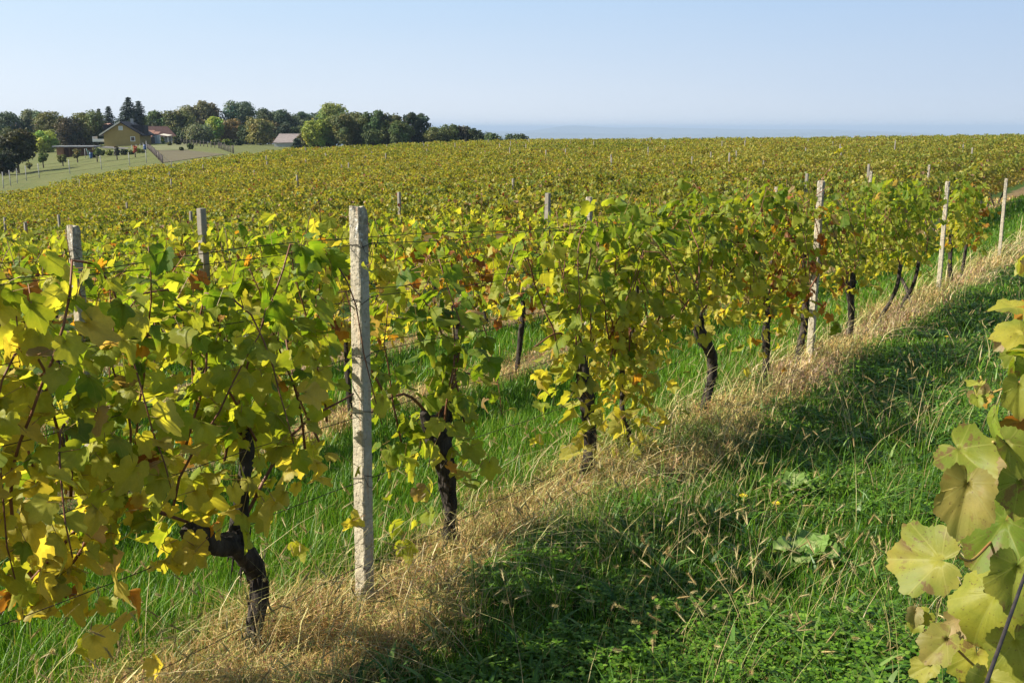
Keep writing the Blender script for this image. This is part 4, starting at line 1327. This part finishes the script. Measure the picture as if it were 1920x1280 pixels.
def flowers():
    rng = np.random.default_rng(9)
    for px, py in ((1424, 871), (1394, 930), (1455, 945), (1893, 538), (1730, 610), (1775, 632)):
        r = ray(px, py); ys = np.linspace(2.5, 30, 2000); gg = gz(r[0] / r[1] * ys, ys) + .10
        i = np.where(r[2] / r[1] * ys < gg)[0]
        if not len(i): continue
        Y = ys[i[0]]; c = (r[0] / r[1] * Y, Y, float(gg[i[0]]))
        g = Geo()
        tube(g, [(0, 0, -.10), (.005, 0, -.04), (0, 0, 0)], .0016, 5, 1)
        for ly in range(2):
            m = 12; a = np.arange(m) * 6.283 / m + ly * .26; L = .016 - ly * .005; w = .003
            V = np.stack([np.stack([np.cos(a - .12) * .003, np.sin(a - .12) * .003, a * 0 + .001], -1), np.stack([np.cos(a - .14) * L, np.sin(a - .14) * L, a * 0 + .003 + ly * .004], -1),
                          np.stack([np.cos(a + .14) * L, np.sin(a + .14) * L, a * 0 + .003 + ly * .004], -1), np.stack([np.cos(a + .12) * .003, np.sin(a + .12) * .003, a * 0 + .001], -1)], 1)
            g.add(V.reshape(-1, 3), (np.arange(m) * 4)[:, None] + np.array([[0, 1, 2, 3]]), 0)
        o = link('dandelion', g.mesh('dandelion', [FM, M['petiole']]), None, c); o.scale = (1.3, 1.3, 1.3)
        tag(o, 'tiny yellow dandelion flower in the path grass', 'flower', 'dandelions on the path')
FM = simple('dandelion_yellow', (.75, .55, .02))
flowers()

# ------------------------------------------------------------------ trees
def crown_leaves(rng, g, lobes, n, ls, base, var=.25, hole=.0, mat=0):
    lob = np.array([l[:3] for l in lobes]); rad = np.array([l[3:6] for l in lobes])
    vol = (rad.prod(1)) ** (2 / 3.); w = rng.choice(len(lobes), n, p=vol / vol.sum())
    d = norm(rng.normal(0, 1, (n, 3)))
    r = rng.uniform(.35, 1.08, n) ** .55
    # ragged surface: twiggy bumps
    rr = r * (.56 + .95 * vnoise(d[:, 0] * 2.6 + w * 7, d[:, 2] * 2.6 + d[:, 1] * 1.7, 5))
    pos = lob[w] + d * rad[w] * rr[:, None]
    k = vnoise(pos[:, 0] * 1.9 + pos[:, 1] * 1.3, pos[:, 2] * 1.9 + pos[:, 1] * .8, 17) > hole + .12
    pos, d, w = pos[k], d[k], w[k]; n = len(pos)
    nr = norm(d + rng.normal(0, .6, (n, 3)) + [0, 0, .35])
    R = frames(nr, np.tile(DOWN, (n, 1)), rng.uniform(0, 6.28, n))
    lt = rng.uniform(1 - var, 1 + var, len(lobes))[w][:, None] * rng.uniform(.7, 1.3, (n, 1))
    hue = rng.normal(0, .10, (len(lobes), 1))[w] + rng.normal(0, .07, (n, 1))
    col = np.array(base)[None] * lt * np.concatenate([1 + hue * 1.6, 1 + hue * .3, 1 - hue * .3], 1)
    add_leaves(g, [QD], pos, R, ls * rng.uniform(.6, 1.3, n), np.clip(col, .004, .9), rng, mat)

def broadleaf(px, base_y, top_y, wpx, D, col, label, seed, name='broadleaf_tree', trunk=.22, sparse=0., lobes_n=11, dens=1., grp=None, shape='round', wide=1.):
    rng = np.random.default_rng(seed)
    c = at(px, base_y, D); X = c[0]; z = float(gz(X, D))
    k = D / F
    zt = -(at(px, top_y, D)[2]) ; H = at(px, top_y, D)[2] - z; Wd = wpx * k
    Wd *= wide
    root = link(name, None, None, (X, D, z), rng.uniform(0, 6.28)); tag(root, label, 'tree' if 'tree' in name or 'poplar' in name else 'bush', grp)
    h0 = H * trunk
    gt = Geo()
    tr = max(.08, H * .022)
    tube(gt, [(0, 0, -.5), (.02 * H, 0, h0), (0, .02 * H, H * .55), (0, 0, H * .8)], [tr * 1.3, tr, tr * .6, tr * .2], 7, 0, res=3)
    for i in range(5):
        a = rng.uniform(0, 6.28); r = Wd * .33
        tube(gt, [(0, 0, h0 * rng.uniform(.8, 1.3)), (math.cos(a) * r * .5, math.sin(a) * r * .5, H * .45), (math.cos(a) * r, math.sin(a) * r, H * rng.uniform(.55, .8))], [tr * .55, tr * .35, tr * .1], 5, 0)
    link('trunk', gt.mesh('trunk', [M['tree_bark']]), root)
    lobes = []
    rx = Wd / 2
    for i in range(lobes_n):
        t = (i + .5) / lobes_n
        zc = h0 * .9 + (H - h0 * .9) * (.14 + .74 * t)
        prof = math.sin(math.pi * (.22 + .66 * t)) ** .6 if shape == 'round' else (1.05 - .75 * t)
        a = i * 2.4 + rng.normal(0, .4); rad = rx * prof * rng.uniform(.35, .62)
        lr = rx * rng.uniform(.28, .50) * (.6 + .4 * prof)
        lobes.append((math.cos(a) * rad, math.sin(a) * rad, zc, lr, lr, min(lr * rng.uniform(.65, .95), (H - zc) * 1.0 + .1)))
    g = Geo(); ls = max(.14, k * 1.5)
    area = Wd * H
    n = int(np.clip(area / (ls * ls) * 6.0 * dens, 400, 12000))
    crown_leaves(rng, g, lobes, n, ls, col, hole=.12 + sparse)
    link('crown', g.mesh('crown', [M['tree']]), root)

def spruce(px, base_y, top_y, wpx, D, label, seed, col=(.028, .048, .032)):
    rng = np.random.default_rng(seed)
    c = at(px, base_y, D); z = float(gz(c[0], D)); H = at(px, top_y, D)[2] - z; Wd = wpx * D / F
    root = link('spruce_tree', None, None, (c[0], D, z), 0.); tag(root, label, 'tree')
    g = Geo(); tube(g, [(0, 0, -.5), (0, 0, H * .95)], [H * .018, .03], 7, 0); link('trunk', g.mesh('trunk', [M['tree_bark']]), root)
    g = Geo(); P = []; Nn = []; T = []
    tiers = int(H / .5)
    for i in range(tiers):
        t = i / tiers; h = H * (.08 + .92 * t); r = Wd * .98 * (1 - t) ** .8 * rng.uniform(.75, 1.15) + .12
        m = int(16 + 24 * (1 - t)); 
        for j in range(m):
            a = rng.uniform(0, 6.28); L = r * rng.uniform(.75, 1.1); q = np.linspace(.15, 1, max(4, int(L / .22)))
            hh = h - .30 * L * q ** 1.5 + rng.normal(0, .05)
            for qq, zz in zip(q, hh):
                for e in range(2):
                    P.append((math.cos(a) * L * qq + rng.normal(0, .12), math.sin(a) * L * qq + rng.normal(0, .12), zz - rng.uniform(0, .25) * e)); Nn.append((math.cos(a) * .5, math.sin(a) * .5, .8))
    P = np.array(P); Nn = norm(np.array(Nn) + rng.normal(0, .35, P.shape)); n = len(P)
    R = frames(Nn, np.tile(DOWN, (n, 1)), rng.uniform(0, 6.28, n))
    add_leaves(g, [QD], P, R, rng.uniform(.14, .3, n), np.array(col)[None] * rng.uniform(.6, 1.5, (n, 1)), rng, 0, np.full(n, .6))
    link('crown', g.mesh('crown', [M['tree']]), root)

OL = (.085, .095, .030); DK = (.035, .052, .022); GR = (.060, .085, .026); YG = (.17, .21, .035); BR = (.13, .105, .045); GG = (.10, .115, .055); BG = (.05, .075, .04); PA = (.17, .15, .07)
TREES = [
    (15, 300, 212, 74, 262, BG, 'dark blue green tree at the left edge of the treeline'),
    (68, 290, 205, 52, 290, GG, 'grey green tree behind the gap at the left with a rounded top'),
    (100, 285, 211, 66, 240, OL, 'olive tree behind the low brown shed, its left side'),
    (56, 285, 218, 26, 262, DK, 'narrow dark tree beside the hidden red roof'),
    (132, 280, 221, 54, 232, (.05, .045, .025), 'dark reddish tree right behind the low brown shed'),
    (168, 280, 209, 66, 236, OL, 'broad olive tree left of the yellow house'),
    (84, 292, 246, 46, 214, YG, 'low yellow green tree behind the brown shed corner'),
    (296, 275, 209, 50, 262, GR, 'dark green tree right of the two tall spruces'),
    (291, 268, 226, 26, 252, DK, 'small black green conifer shaped tree by the sheds'),
    (332, 272, 210, 60, 262, OL, 'olive brown tree behind the white garden canopy'),
    (352, 272, 200, 56, 284, PA, 'pale brown thin tree rising behind the olive tree'),
    (392, 272, 187, 58, 286, BR, 'tall brownish tree with open crown, left of the dark tall tree'),
    (378, 273, 236, 50, 240, GG, 'low grey green willow like tree at the field end'),
    (403, 272, 218, 32, 246, YG, 'small bright yellow green tree between brown trees'),
    (432, 272, 226, 44, 250, BR, 'rusty brown tree in the middle of the treeline'),
    (452, 272, 189, 66, 290, BG, 'tall dark blue green tree, highest of the middle treeline'),
    (463, 274, 236, 34, 240, DK, 'low dark bushy tree at the field edge'),
    (488, 275, 222, 50, 236, (.13, .13, .045), 'yellow olive tree left of the pink roofed building'),
    (503, 272, 203, 50, 300, DK, 'dark tree behind the yellow olive tree'),
    (532, 272, 207, 52, 300, DK, 'dark tree above the pink roofed building'),
    (566, 270, 208, 48, 320, BG, 'hazy grey green tree in the dip of the treeline'),
    (598, 270, 207, 44, 320, BG, 'hazy bluish tree behind the yellow green crowns'),
    (626, 276, 190, 62, 226, (.14, .17, .045), 'feathery yellow green tree, highest at the vineyard edge'),
    (592, 280, 226, 48, 206, YG, 'bright yellow green tree beside the pink roofed building'),
    (614, 280, 216, 44, 208, (.15, .18, .035), 'yellow green tree second from the pink roofed building'),
    (646, 280, 213, 48, 206, OL, 'olive green tree before the feathery tree'),
    (670, 280, 208, 44, 210, (.085, .10, .035), 'rounded olive tree with pale twigs'),
    (702, 280, 205, 52, 206, GR, 'dense mid green tree in the vineyard edge clump'),
    (734, 279, 211, 50, 207, (.055, .06, .025), 'dark brown green tree right of the dense green tree'),
    (752, 278, 226, 40, 204, GR, 'smaller green tree at the clump right end'),
    (770, 277, 207, 34, 210, (.03, .045, .025), 'dark thin crowned tree with sky showing through'),
    (790, 276, 213, 38, 212, (.035, .05, .028), 'dark open tree at the right end of the clump'),
    (816, 274, 240, 40, 206, OL, 'low olive bush tree beyond the vineyard crest'),
    (842, 273, 235, 42, 207, GR, 'low green tree beyond the crest'),
    (868, 272, 237, 36, 208, (.06, .055, .03), 'low brown green tree beyond the crest'),
    (892, 271, 242, 34, 208, DK, 'small dark tree near the end of the treeline'),
    (921, 270, 251, 36, 208, GR, 'last low green bush of the treeline'),
    (968, 272, 254, 46, 215, DK, 'lone dark crown peeping over the vineyard crest'),
]
for i, (px, by, ty, w, D, c, lab) in enumerate(TREES):
    sp_ = .05 if 'thin' in lab or 'open' in lab or 'feathery' in lab else 0.
    broadleaf(px, by, ty - 2, w, D, tuple(np.array(c) * 1.5), lab, 500 + i, sparse=sp_, trunk=.03, dens=.8 if sp_ else 1.0, lobes_n=18, wide=1.22)
spruce(190, 272, 202, 15, 285, 'small narrow spruce, leftmost of the four spruces', 1)
spruce(208, 272, 197, 24, 282, 'small spruce left of the two tall spruces', 2)
spruce(246, 272, 180, 42, 262, 'tallest dark spruce behind the yellow house', 3)
spruce(265, 272, 187, 34, 266, 'second tall dark spruce, right of the tallest one', 4)
spruce(557, 278, 255, 13, 196, 'little spruce before the pink roofed building', 5, (.03, .05, .03))
broadleaf(36, 331, 245, 78, 142, (.060, .062, .024), 'large dark walnut tree standing in the meadow at the left edge', 601, trunk=.28, lobes_n=15, dens=1.3)
broadleaf(8, 334, 284, 56, 138, (.05, .055, .025), 'dark round bush at the left edge under the walnut tree', 602, name='round_bush', trunk=.05)
FILL = [(22, 285, 240), (48, 285, 244), (118, 280, 240), (150, 278, 236), (182, 277, 232), (312, 273, 238), (345, 273, 240), (366, 273, 246), (392, 273, 234), (418, 273, 240), (440, 273, 236), (474, 273, 238), (510, 272, 232), (535, 271, 230), (558, 271, 236), (580, 274, 244), (606, 277, 246), (660, 278, 244), (690, 278, 246), (720, 278, 248), (760, 276, 250), (798, 275, 252), (855, 273, 251), (880, 272, 253), (905, 271, 255)]
for i, (px, by, ty) in enumerate(FILL):
    broadleaf(px, by, ty, 40, 255 if px < 570 else 214, [OL, GR, BR, BG, (.09, .11, .04)][i % 5], 'low shrub filling a gap between the taller trees of the treeline', 720 + i, name='woodland_bush', trunk=.02, lobes_n=12, wide=1.2, grp='woodland shrubs between the trees')
FR = [(82, 315, 286, 20, GR, 'round topped fruit tree nearest the walnut tree'), (118, 312, 290, 18, OL, 'forked fruit tree in front of the brown shed'), (146, 305, 278, 18, (.12, .11, .05), 'thin yellowing fruit tree right of the brown shed door'),
      (182, 304, 274, 17, GG, 'pale fruit tree before the garden fence'), (220, 300, 272, 12, (.06, .05, .04), 'nearly bare leaning fruit tree'), (254, 295, 272, 8, (.28, .08, .05), 'sapling with red leaves near the house corner'),
      (56, 318, 306, 14, OL, 'tiny low fruit tree beside the walnut trunk')]
for i, (px, by, ty, w, c, lab) in enumerate(FR):
    X, D = ground_hit(px, by)
    broadleaf(px, by, ty, w, D, tuple(np.array(c) * 1.6), lab, 640 + i, name='fruit_tree', trunk=.38, lobes_n=6, sparse=.12)
BUL = ['bush at the left end of the garden fence', 'wide yellowish bush under the pergola', 'small olive bush under the pergola middle', 'dark broad bush before the house wall', 'green bush left of the house window', 'yellow green bush under the house window',
       'little olive bush at the house corner', 'dark bush behind the garden gate', 'round bush out in the ploughed ground', 'small yellow bush beside the pale shed', 'tall olive bush right of the white canopy', 'dark bush behind the ploughed ground',
       'broad green bush at the treeline foot, above the field fence', 'wide yellow green bush at the treeline foot', 'low olive bush beside the canopy legs', 'dark bush at the right end of the field', 'small green bush in the ploughed ground']
BU = [(193, 292, 282, 12), (206, 292, 281, 16), (218, 292, 283, 12), (232, 291, 280, 18), (246, 290, 282, 12), (262, 287, 279, 14), (269, 287, 281, 10), (175, 296, 286, 12), (358, 280, 270, 16), (305, 268, 256, 8), (331, 272, 256, 18), (350, 270, 262, 16), (405, 273, 262, 22), (425, 273, 262, 24), (318, 273, 267, 10), (448, 273, 262, 20), (340, 283, 276, 10)]
for i, (px, by, ty, w) in enumerate(BU):
    X, D = ground_hit(px, by)
    broadleaf(px, by, ty, w, min(D, 235), [GR, YG, OL, DK][i % 4], BUL[i], 660 + i, name='garden_bush', trunk=.02, lobes_n=5, grp='small bushes round the garden')

# ------------------------------------------------------------------ buildings
W_ = lambda n, a, b=None, s=2, **k: simple(n, a, b, s, **k)
MY = W_('yellow_render', (.33, .235, .075), (.38, .27, .09), .8); MDK = W_('dark_roof', (.012, .012, .015), (.025, .024, .028), 3)
MWH = W_('white_frame', (.72, .72, .70)); MGL = W_('brown_shutter', (.10, .06, .045), rough=.4); MGLB = W_('pale_blind', (.55, .58, .62), rough=.4)
MRD = W_('red_tiles', (.17, .085, .06), (.25, .14, .105), 3); MWD = W_('brown_boards', (.16, .085, .045), (.24, .13, .07), 4, stretch=(4, 4, .5)); MPK = W_('old_pink_roof', (.17, .145, .135), (.24, .20, .19), 1.5)
MCR = W_('cream_wall', (.55, .50, .40), (.62, .57, .47), 2); MGY = W_('grey_wall', (.30, .30, .30), (.38, .37, .36), 2); MPU = W_('mauve_wall', (.30, .20, .22), (.36, .25, .26), 2); MBL = W_('blue_plastic', (.03, .07, .20), rough=.4); MSK = W_('pale_blue_panel', (.42, .52, .60), (.5, .58, .65), 2); MTQ = W_('turquoise_paint', (.16, .30, .29))

def part(name, parent, build, mat, label=None):
    g = Geo(); build(g); o = link(name, g.mesh(name, [mat] if not isinstance(mat, list) else mat), parent)
    if label: o['label'] = label
    return o

def gable_house(name, label, px, base_y, D, W, H, eave, L, wallm, roofm, over=.5, rz=0., windows=(), thick=.22, dz=0.):
    c = at(px, base_y, D); z = min(float(gz(c[0], D)), c[2]) + dz
    root = link(name, None, None, (c[0], D, z), rz); tag(root, label, 'house' if 'house' in name else 'shed')
    def wall(g):
        v = [(-W / 2, 0, -1), (W / 2, 0, -1), (W / 2, 0, eave), (0, 0, H), (-W / 2, 0, eave)]
        v2 = [(a, L, c_) for a, b, c_ in v]
        g.add(v + v2, [np.array([(0, 1, 2, 4)]), np.array([(4, 2, 3)]), np.array([(6, 5, 9, 7)]), np.array([(7, 9, 8)]), np.array([(1, 6, 7, 2), (5, 0, 4, 9)])], 0, smooth=False)
    part('wall', root, wall, wallm)
    sl = (H - eave) / (W / 2)
    def roof(g):
        for sg in (-1, 1):
            e = W / 2 + over; ze = H - sl * e
            a = [(0, -over, H + .02), (sg * e, -over, ze + .02), (sg * e, L + over, ze + .02), (0, L + over, H + .02)]
            b = [(q[0], q[1], q[2] + thick) for q in a]
            v = a + b
            g.add(v, np.array([(0, 1, 2, 3), (7, 6, 5, 4), (0, 4, 5, 1), (1, 5, 6, 2), (2, 6, 7, 3), (3, 7, 4, 0)]), 0, smooth=False)
    part('roof', root, roof, roofm)
    for (x, zc, w, h, pm_) in windows:
        def fr(g, x=x, zc=zc, w=w, h=h):
            t = .13
            for (x0, x1, z0, z1) in ((x - w / 2 - t, x + w / 2 + t, zc + h / 2, zc + h / 2 + t), (x - w / 2 - t, x + w / 2 + t, zc - h / 2 - t, zc - h / 2), (x - w / 2 - t, x - w / 2, zc - h / 2, zc + h / 2), (x + w / 2, x + w / 2 + t, zc - h / 2, zc + h / 2)):
                box_geo(g, x0, x1, -.06, .05, z0, z1)
        f = part('window', root, fr, MWH)
        part('pane', f, lambda g, x=x, zc=zc, w=w, h=h: box_geo(g, x - w / 2, x + w / 2, -.03, .04, zc - h / 2, zc + h / 2), pm_)
    return root

D0 = 226.; k0 = D0 / F
yh = gable_house('house', 'yellow gabled house with dark roof beside the tall spruces', 229.5, 273, D0, 64 * k0, 42.5 * k0, 22.5 * k0, 10, MY, MDK, over=.75,
                 windows=((-1 * k0, 32.5 * k0, 5.5 * k0, 5.5 * k0, MGLB), (19.5 * k0, 13. * k0, 6 * k0, 6.5 * k0, MGL)), rz=.10)
part('dormer', yh, lambda g: box_geo(g, -4.2, -.6, 2.0, 6.0, 20 * k0, 39 * k0), MDK)
part('dormer', yh, lambda g: box_geo(g, .6, 4.2, 2.0, 6.0, 20 * k0, 38 * k0), MDK)
part('gable_trim', yh, lambda g: [g.add([(-32 * k0 - .75, -.80, 22.5 * k0 - .47), (0, -.80, 42.5 * k0), (0, -.80, 42.5 * k0 + .32), (-32 * k0 - .75, -.80, 22.5 * k0 - .15), (-32 * k0 - .75, -.76, 22.5 * k0 - .47), (0, -.76, 42.5 * k0), (0, -.76, 42.5 * k0 + .32), (-32 * k0 - .75, -.76, 22.5 * k0 - .15)], np.array([(0, 1, 2, 3), (7, 6, 5, 4), (0, 4, 5, 1), (3, 2, 6, 7)]), 0, smooth=False)], MCR)
part('balcony', yh, lambda g: (box_geo(g, -6.2, -3.72, .5, 4.0, .9, 1.15), box_geo(g, -6.2, -6.12, .5, 4.0, 1.15, 2.0), box_geo(g, -6.2, -3.72, .42, .5, 1.15, 1.5)), MWH)
part('chimney', yh, lambda g: box_geo(g, .4, .9, 6.5, 7.1, 36 * k0, 50 * k0), MGY)

gable_house('house', 'far house with faded red roof above the yellow house', 210, 262, 262, 7, 4.6, 3.0, 9, MCR, MRD, rz=.5)
gable_house('house', 'low outbuilding with orange tiled roof right of the yellow house', 272, 268, 246, 5.2, 3.6, 1.7, 6, MGY, MRD, rz=-.6)
gable_house('house', 'red roofed house half hidden by trees at the far left', 69, 268, 272, 6.0, 5.6, 3.2, 7, MPU, MRD, rz=1.2)
# flat brown shed
def shed():
    X, D = ground_hit(128, 295); D = min(D, 215); c = at(107, 295, D); k = D / F; z = float(gz(c[0], D))
    r = link('garden_shed', None, None, (c[0], D, z), .06); tag(r, 'long low brown wooden shed with flat grey roof', 'shed')
    W, H = 64 * k, 20 * k
    def wall(g):
        box_geo(g, 0, 13 * k, 0, 3.0, -.6, H)
        box_geo(g, 13 * k, W, 2.0, 3.0, -.6, H)
        for i in range(5):
            x = 13 * k + (W - 13 * k) * (i + 1) / 5.; box_geo(g, x - .08, x, .1, .22, -.5, H)
    part('wall', r, wall, MWD)
    part('roof', r, lambda g: box_geo(g, -.5, W + .5, -.6, 3.4, H + .003, H + .22), W_('grey_felt', (.22, .22, .23), (.3, .3, .31), 1))
    part('door', r, lambda g: box_geo(g, 22 * k, 32 * k, 1.9, 1.98, 0, 15 * k), MGL)
shed()
def sheet_box(name, label, cat, px, base_y, D, wpx, hpx, depth, wallm, roofm=None, slant=0.):
    c = at(px, base_y, D); k = D / F; z = min(float(gz(c[0], D)), c[2] + .2)
    r = link(name, None, None, (c[0], D, z), 0.); tag(r, label, cat)
    W = wpx * k; H = hpx * k + (c[2] - z)
    part('wall', r, lambda g: box_geo(g, -W / 2, W / 2, 0, depth, -.4, H), wallm)
    part('roof', r, lambda g: g.add([(-W / 2 - .2, -.3, H + .05), (W / 2 + .2, -.3, H + .05), (W / 2 + .2, depth, H + slant + .05), (-W / 2 - .2, depth, H + slant + .05),
                                     (-W / 2 - .2, -.3, H + .15), (W / 2 + .2, -.3, H + .15), (W / 2 + .2, depth, H + slant + .15), (-W / 2 - .2, depth, H + slant + .15)],
                                    np.array([(3, 2, 1, 0), (4, 5, 6, 7), (0, 1, 5, 4), (1, 2, 6, 5), (2, 3, 7, 6), (3, 0, 4, 7)]), 0, smooth=False), roofm or MDK)
    return r
sheet_box('pale_shed', 'pale blue panelled shed beside the orange tiled outbuilding', 'shed', 290, 269, 240, 11, 15, 2, MSK, MRD, .6)
sheet_box('dark_shed', 'dark grey lean-to between the yellow house and pale shed', 'shed', 274, 270, 238, 22, 12, 2, W_('dark_boards', (.05, .05, .055), (.09, .09, .09), 3), MRD, 1.4)
sheet_box('pink_roofed_barn', 'long white barn with faded pink roof behind the vineyard edge', 'barn', 542, 278, 216, 54, 9, 6, W_('white_wall', (.35, .36, .35), (.45, .46, .45), 2), MPK, 1.7)
MFP0 = simple('old_timber', (.10, .095, .085), (.16, .15, .13), 3)
def canopy(name, label, px, base_y, D, wpx, hpx, mat):
    c = at(px, base_y, D); k = D / F; z = float(gz(c[0], D))
    r = link(name, None, None, (c[0], D, z), 0.); tag(r, label, 'canopy'); W = wpx * k; H = hpx * k + (c[2] - z)
    part('roof', r, lambda g: g.add([(-W / 2, 0, H), (W / 2, 0, H - .3), (W / 2, 3, H - .1), (-W / 2, 3, H + .2), (-W / 2, 0, H + .1), (W / 2, 0, H - .2), (W / 2, 3, H), (-W / 2, 3, H + .3)],
                                    np.array([(3, 2, 1, 0), (4, 5, 6, 7), (0, 1, 5, 4), (1, 2, 6, 5), (2, 3, 7, 6), (3, 0, 4, 7)]), 0, smooth=False), mat)
    for x, y in ((-W / 2 + .1, .1), (W / 2 - .1, .1), (-W / 2 + .1, 2.8), (W / 2 - .1, 2.8)):
        part('leg', r, lambda g, x=x, y=y: box_geo(g, x - .05, x + .05, y - .05, y + .05, -.3, H - .31), MWH)
canopy('garden_canopy', 'white garden canopy roof on thin legs right of the pale shed', 308, 269, 238, 16, 15, MCR)
canopy('timber_pergola', 'low grey timber pergola in front of the yellow house', 212, 290, 204, 46, 12, MFP0)
def barrel(px, by, label):
    X, D = ground_hit(px, by); D = min(D, 225); z = float(gz(X, D)); X = at(px, by, D)[0]
    g = Geo(); H = 1.1; 
    tube(g, [(0, 0, 0), (0, 0, .05), (0, 0, .3), (0, 0, .34), (0, 0, .38), (0, 0, .75), (0, 0, .79), (0, 0, .83), (0, 0, H), (0, 0, H + .02)], [.28, .31, .32, .345, .32, .32, .345, .32, .31, .27], 14, 0)
    o = link('water_barrel', g.mesh('water_barrel', [MBL]), None, (X, D, z)); o.scale = (.75, .75, .8); tag(o, label, 'barrel')
barrel(171, 297, 'blue water barrel at the garden gate'); barrel(272, 281, 'blue water barrel beside the house end of the fence')

def fence(label, pts, n, h, mat, r=.06, wires=2, name='post_fence', jit=.15):
    W = [ground_hit(*p) for p in pts]; W = np.array(W)
    W[:, 1] = np.minimum(W[:, 1], 236); rng = np.random.default_rng(int(pts[0][0]))
    cum = np.concatenate([[0], np.cumsum(np.linalg.norm(np.diff(W, axis=0), axis=1))])
    x0, y0 = W[0]; z0 = float(gz(x0, y0))
    root = link(name, None, None, (x0, y0, z0), 0.); tag(root, label, 'fence')
    tops = []
    for i in range(n):
        d = cum[-1] * i / (n - 1); x = np.interp(d, cum, W[:, 0]); y = np.interp(d, cum, W[:, 1]); z = float(gz(x, y))
        H = h * rng.uniform(1 - jit, 1 + jit); dx, dy = rng.normal(0, .04, 2)
        g = Geo(); tube(g, [(x - x0, y - y0, z - z0 - .3), (x - x0 + dx, y - y0 + dy, z - z0 + H)], [r, r * .85], 6, 0)
        link('post', g.mesh('post', [mat]), root); tops.append((x - x0, y - y0, z - z0 + h * .85))
    for k in range(wires):
        t = np.array(tops) - [0, 0, k * h * .35]; g = Geo(); tube(g, t, .012, 4, 0); link('wire', g.mesh('wire', [M['wire']]), root)
MFP = W_('weathered_post', (.06, .05, .045), (.12, .10, .09), 4)
fence('close set dark wooden fence running down from the yellow house', [(277, 279), (290, 291), (305, 307)], 24, 1.0, MFP, .09, name='wooden_fence')
fence('second dark post fence at the right side of the tilled field', [(380, 268), (410, 278), (438, 288)], 24, 1.1, MFP, .09, name='wooden_fence')
fence('thin wire fence on pale posts between meadow and vineyard', [(7, 354), (40, 341), (77, 333), (107, 330), (170, 321), (237, 312), (275, 306)], 9, 1.7, MGY, .05, 3, jit=.05)
fence('short garden fence in front of the brown shed and pergola', [(160, 297), (180, 296), (215, 293), (250, 289), (275, 283)], 8, 1.5, MGY, .05, 2)
def gatepost():
    X, D = ground_hit(165, 299); g = Geo()
    tube(g, [(0, 0, -.2), (.10, 0, .8), (-.15, 0, 1.7)], .035, 6, 0); tube(g, [(.4, 0, -.2), (.4, 0, 1.2), (0.1, 0, 1.25)], .03, 6, 0)
    o = link('garden_gate', g.mesh('garden_gate', [MTQ]), None, (X, D, float(gz(X, D)))); tag(o, 'turquoise bent pipe gate beside the brown shed', 'gate')
gatepost()
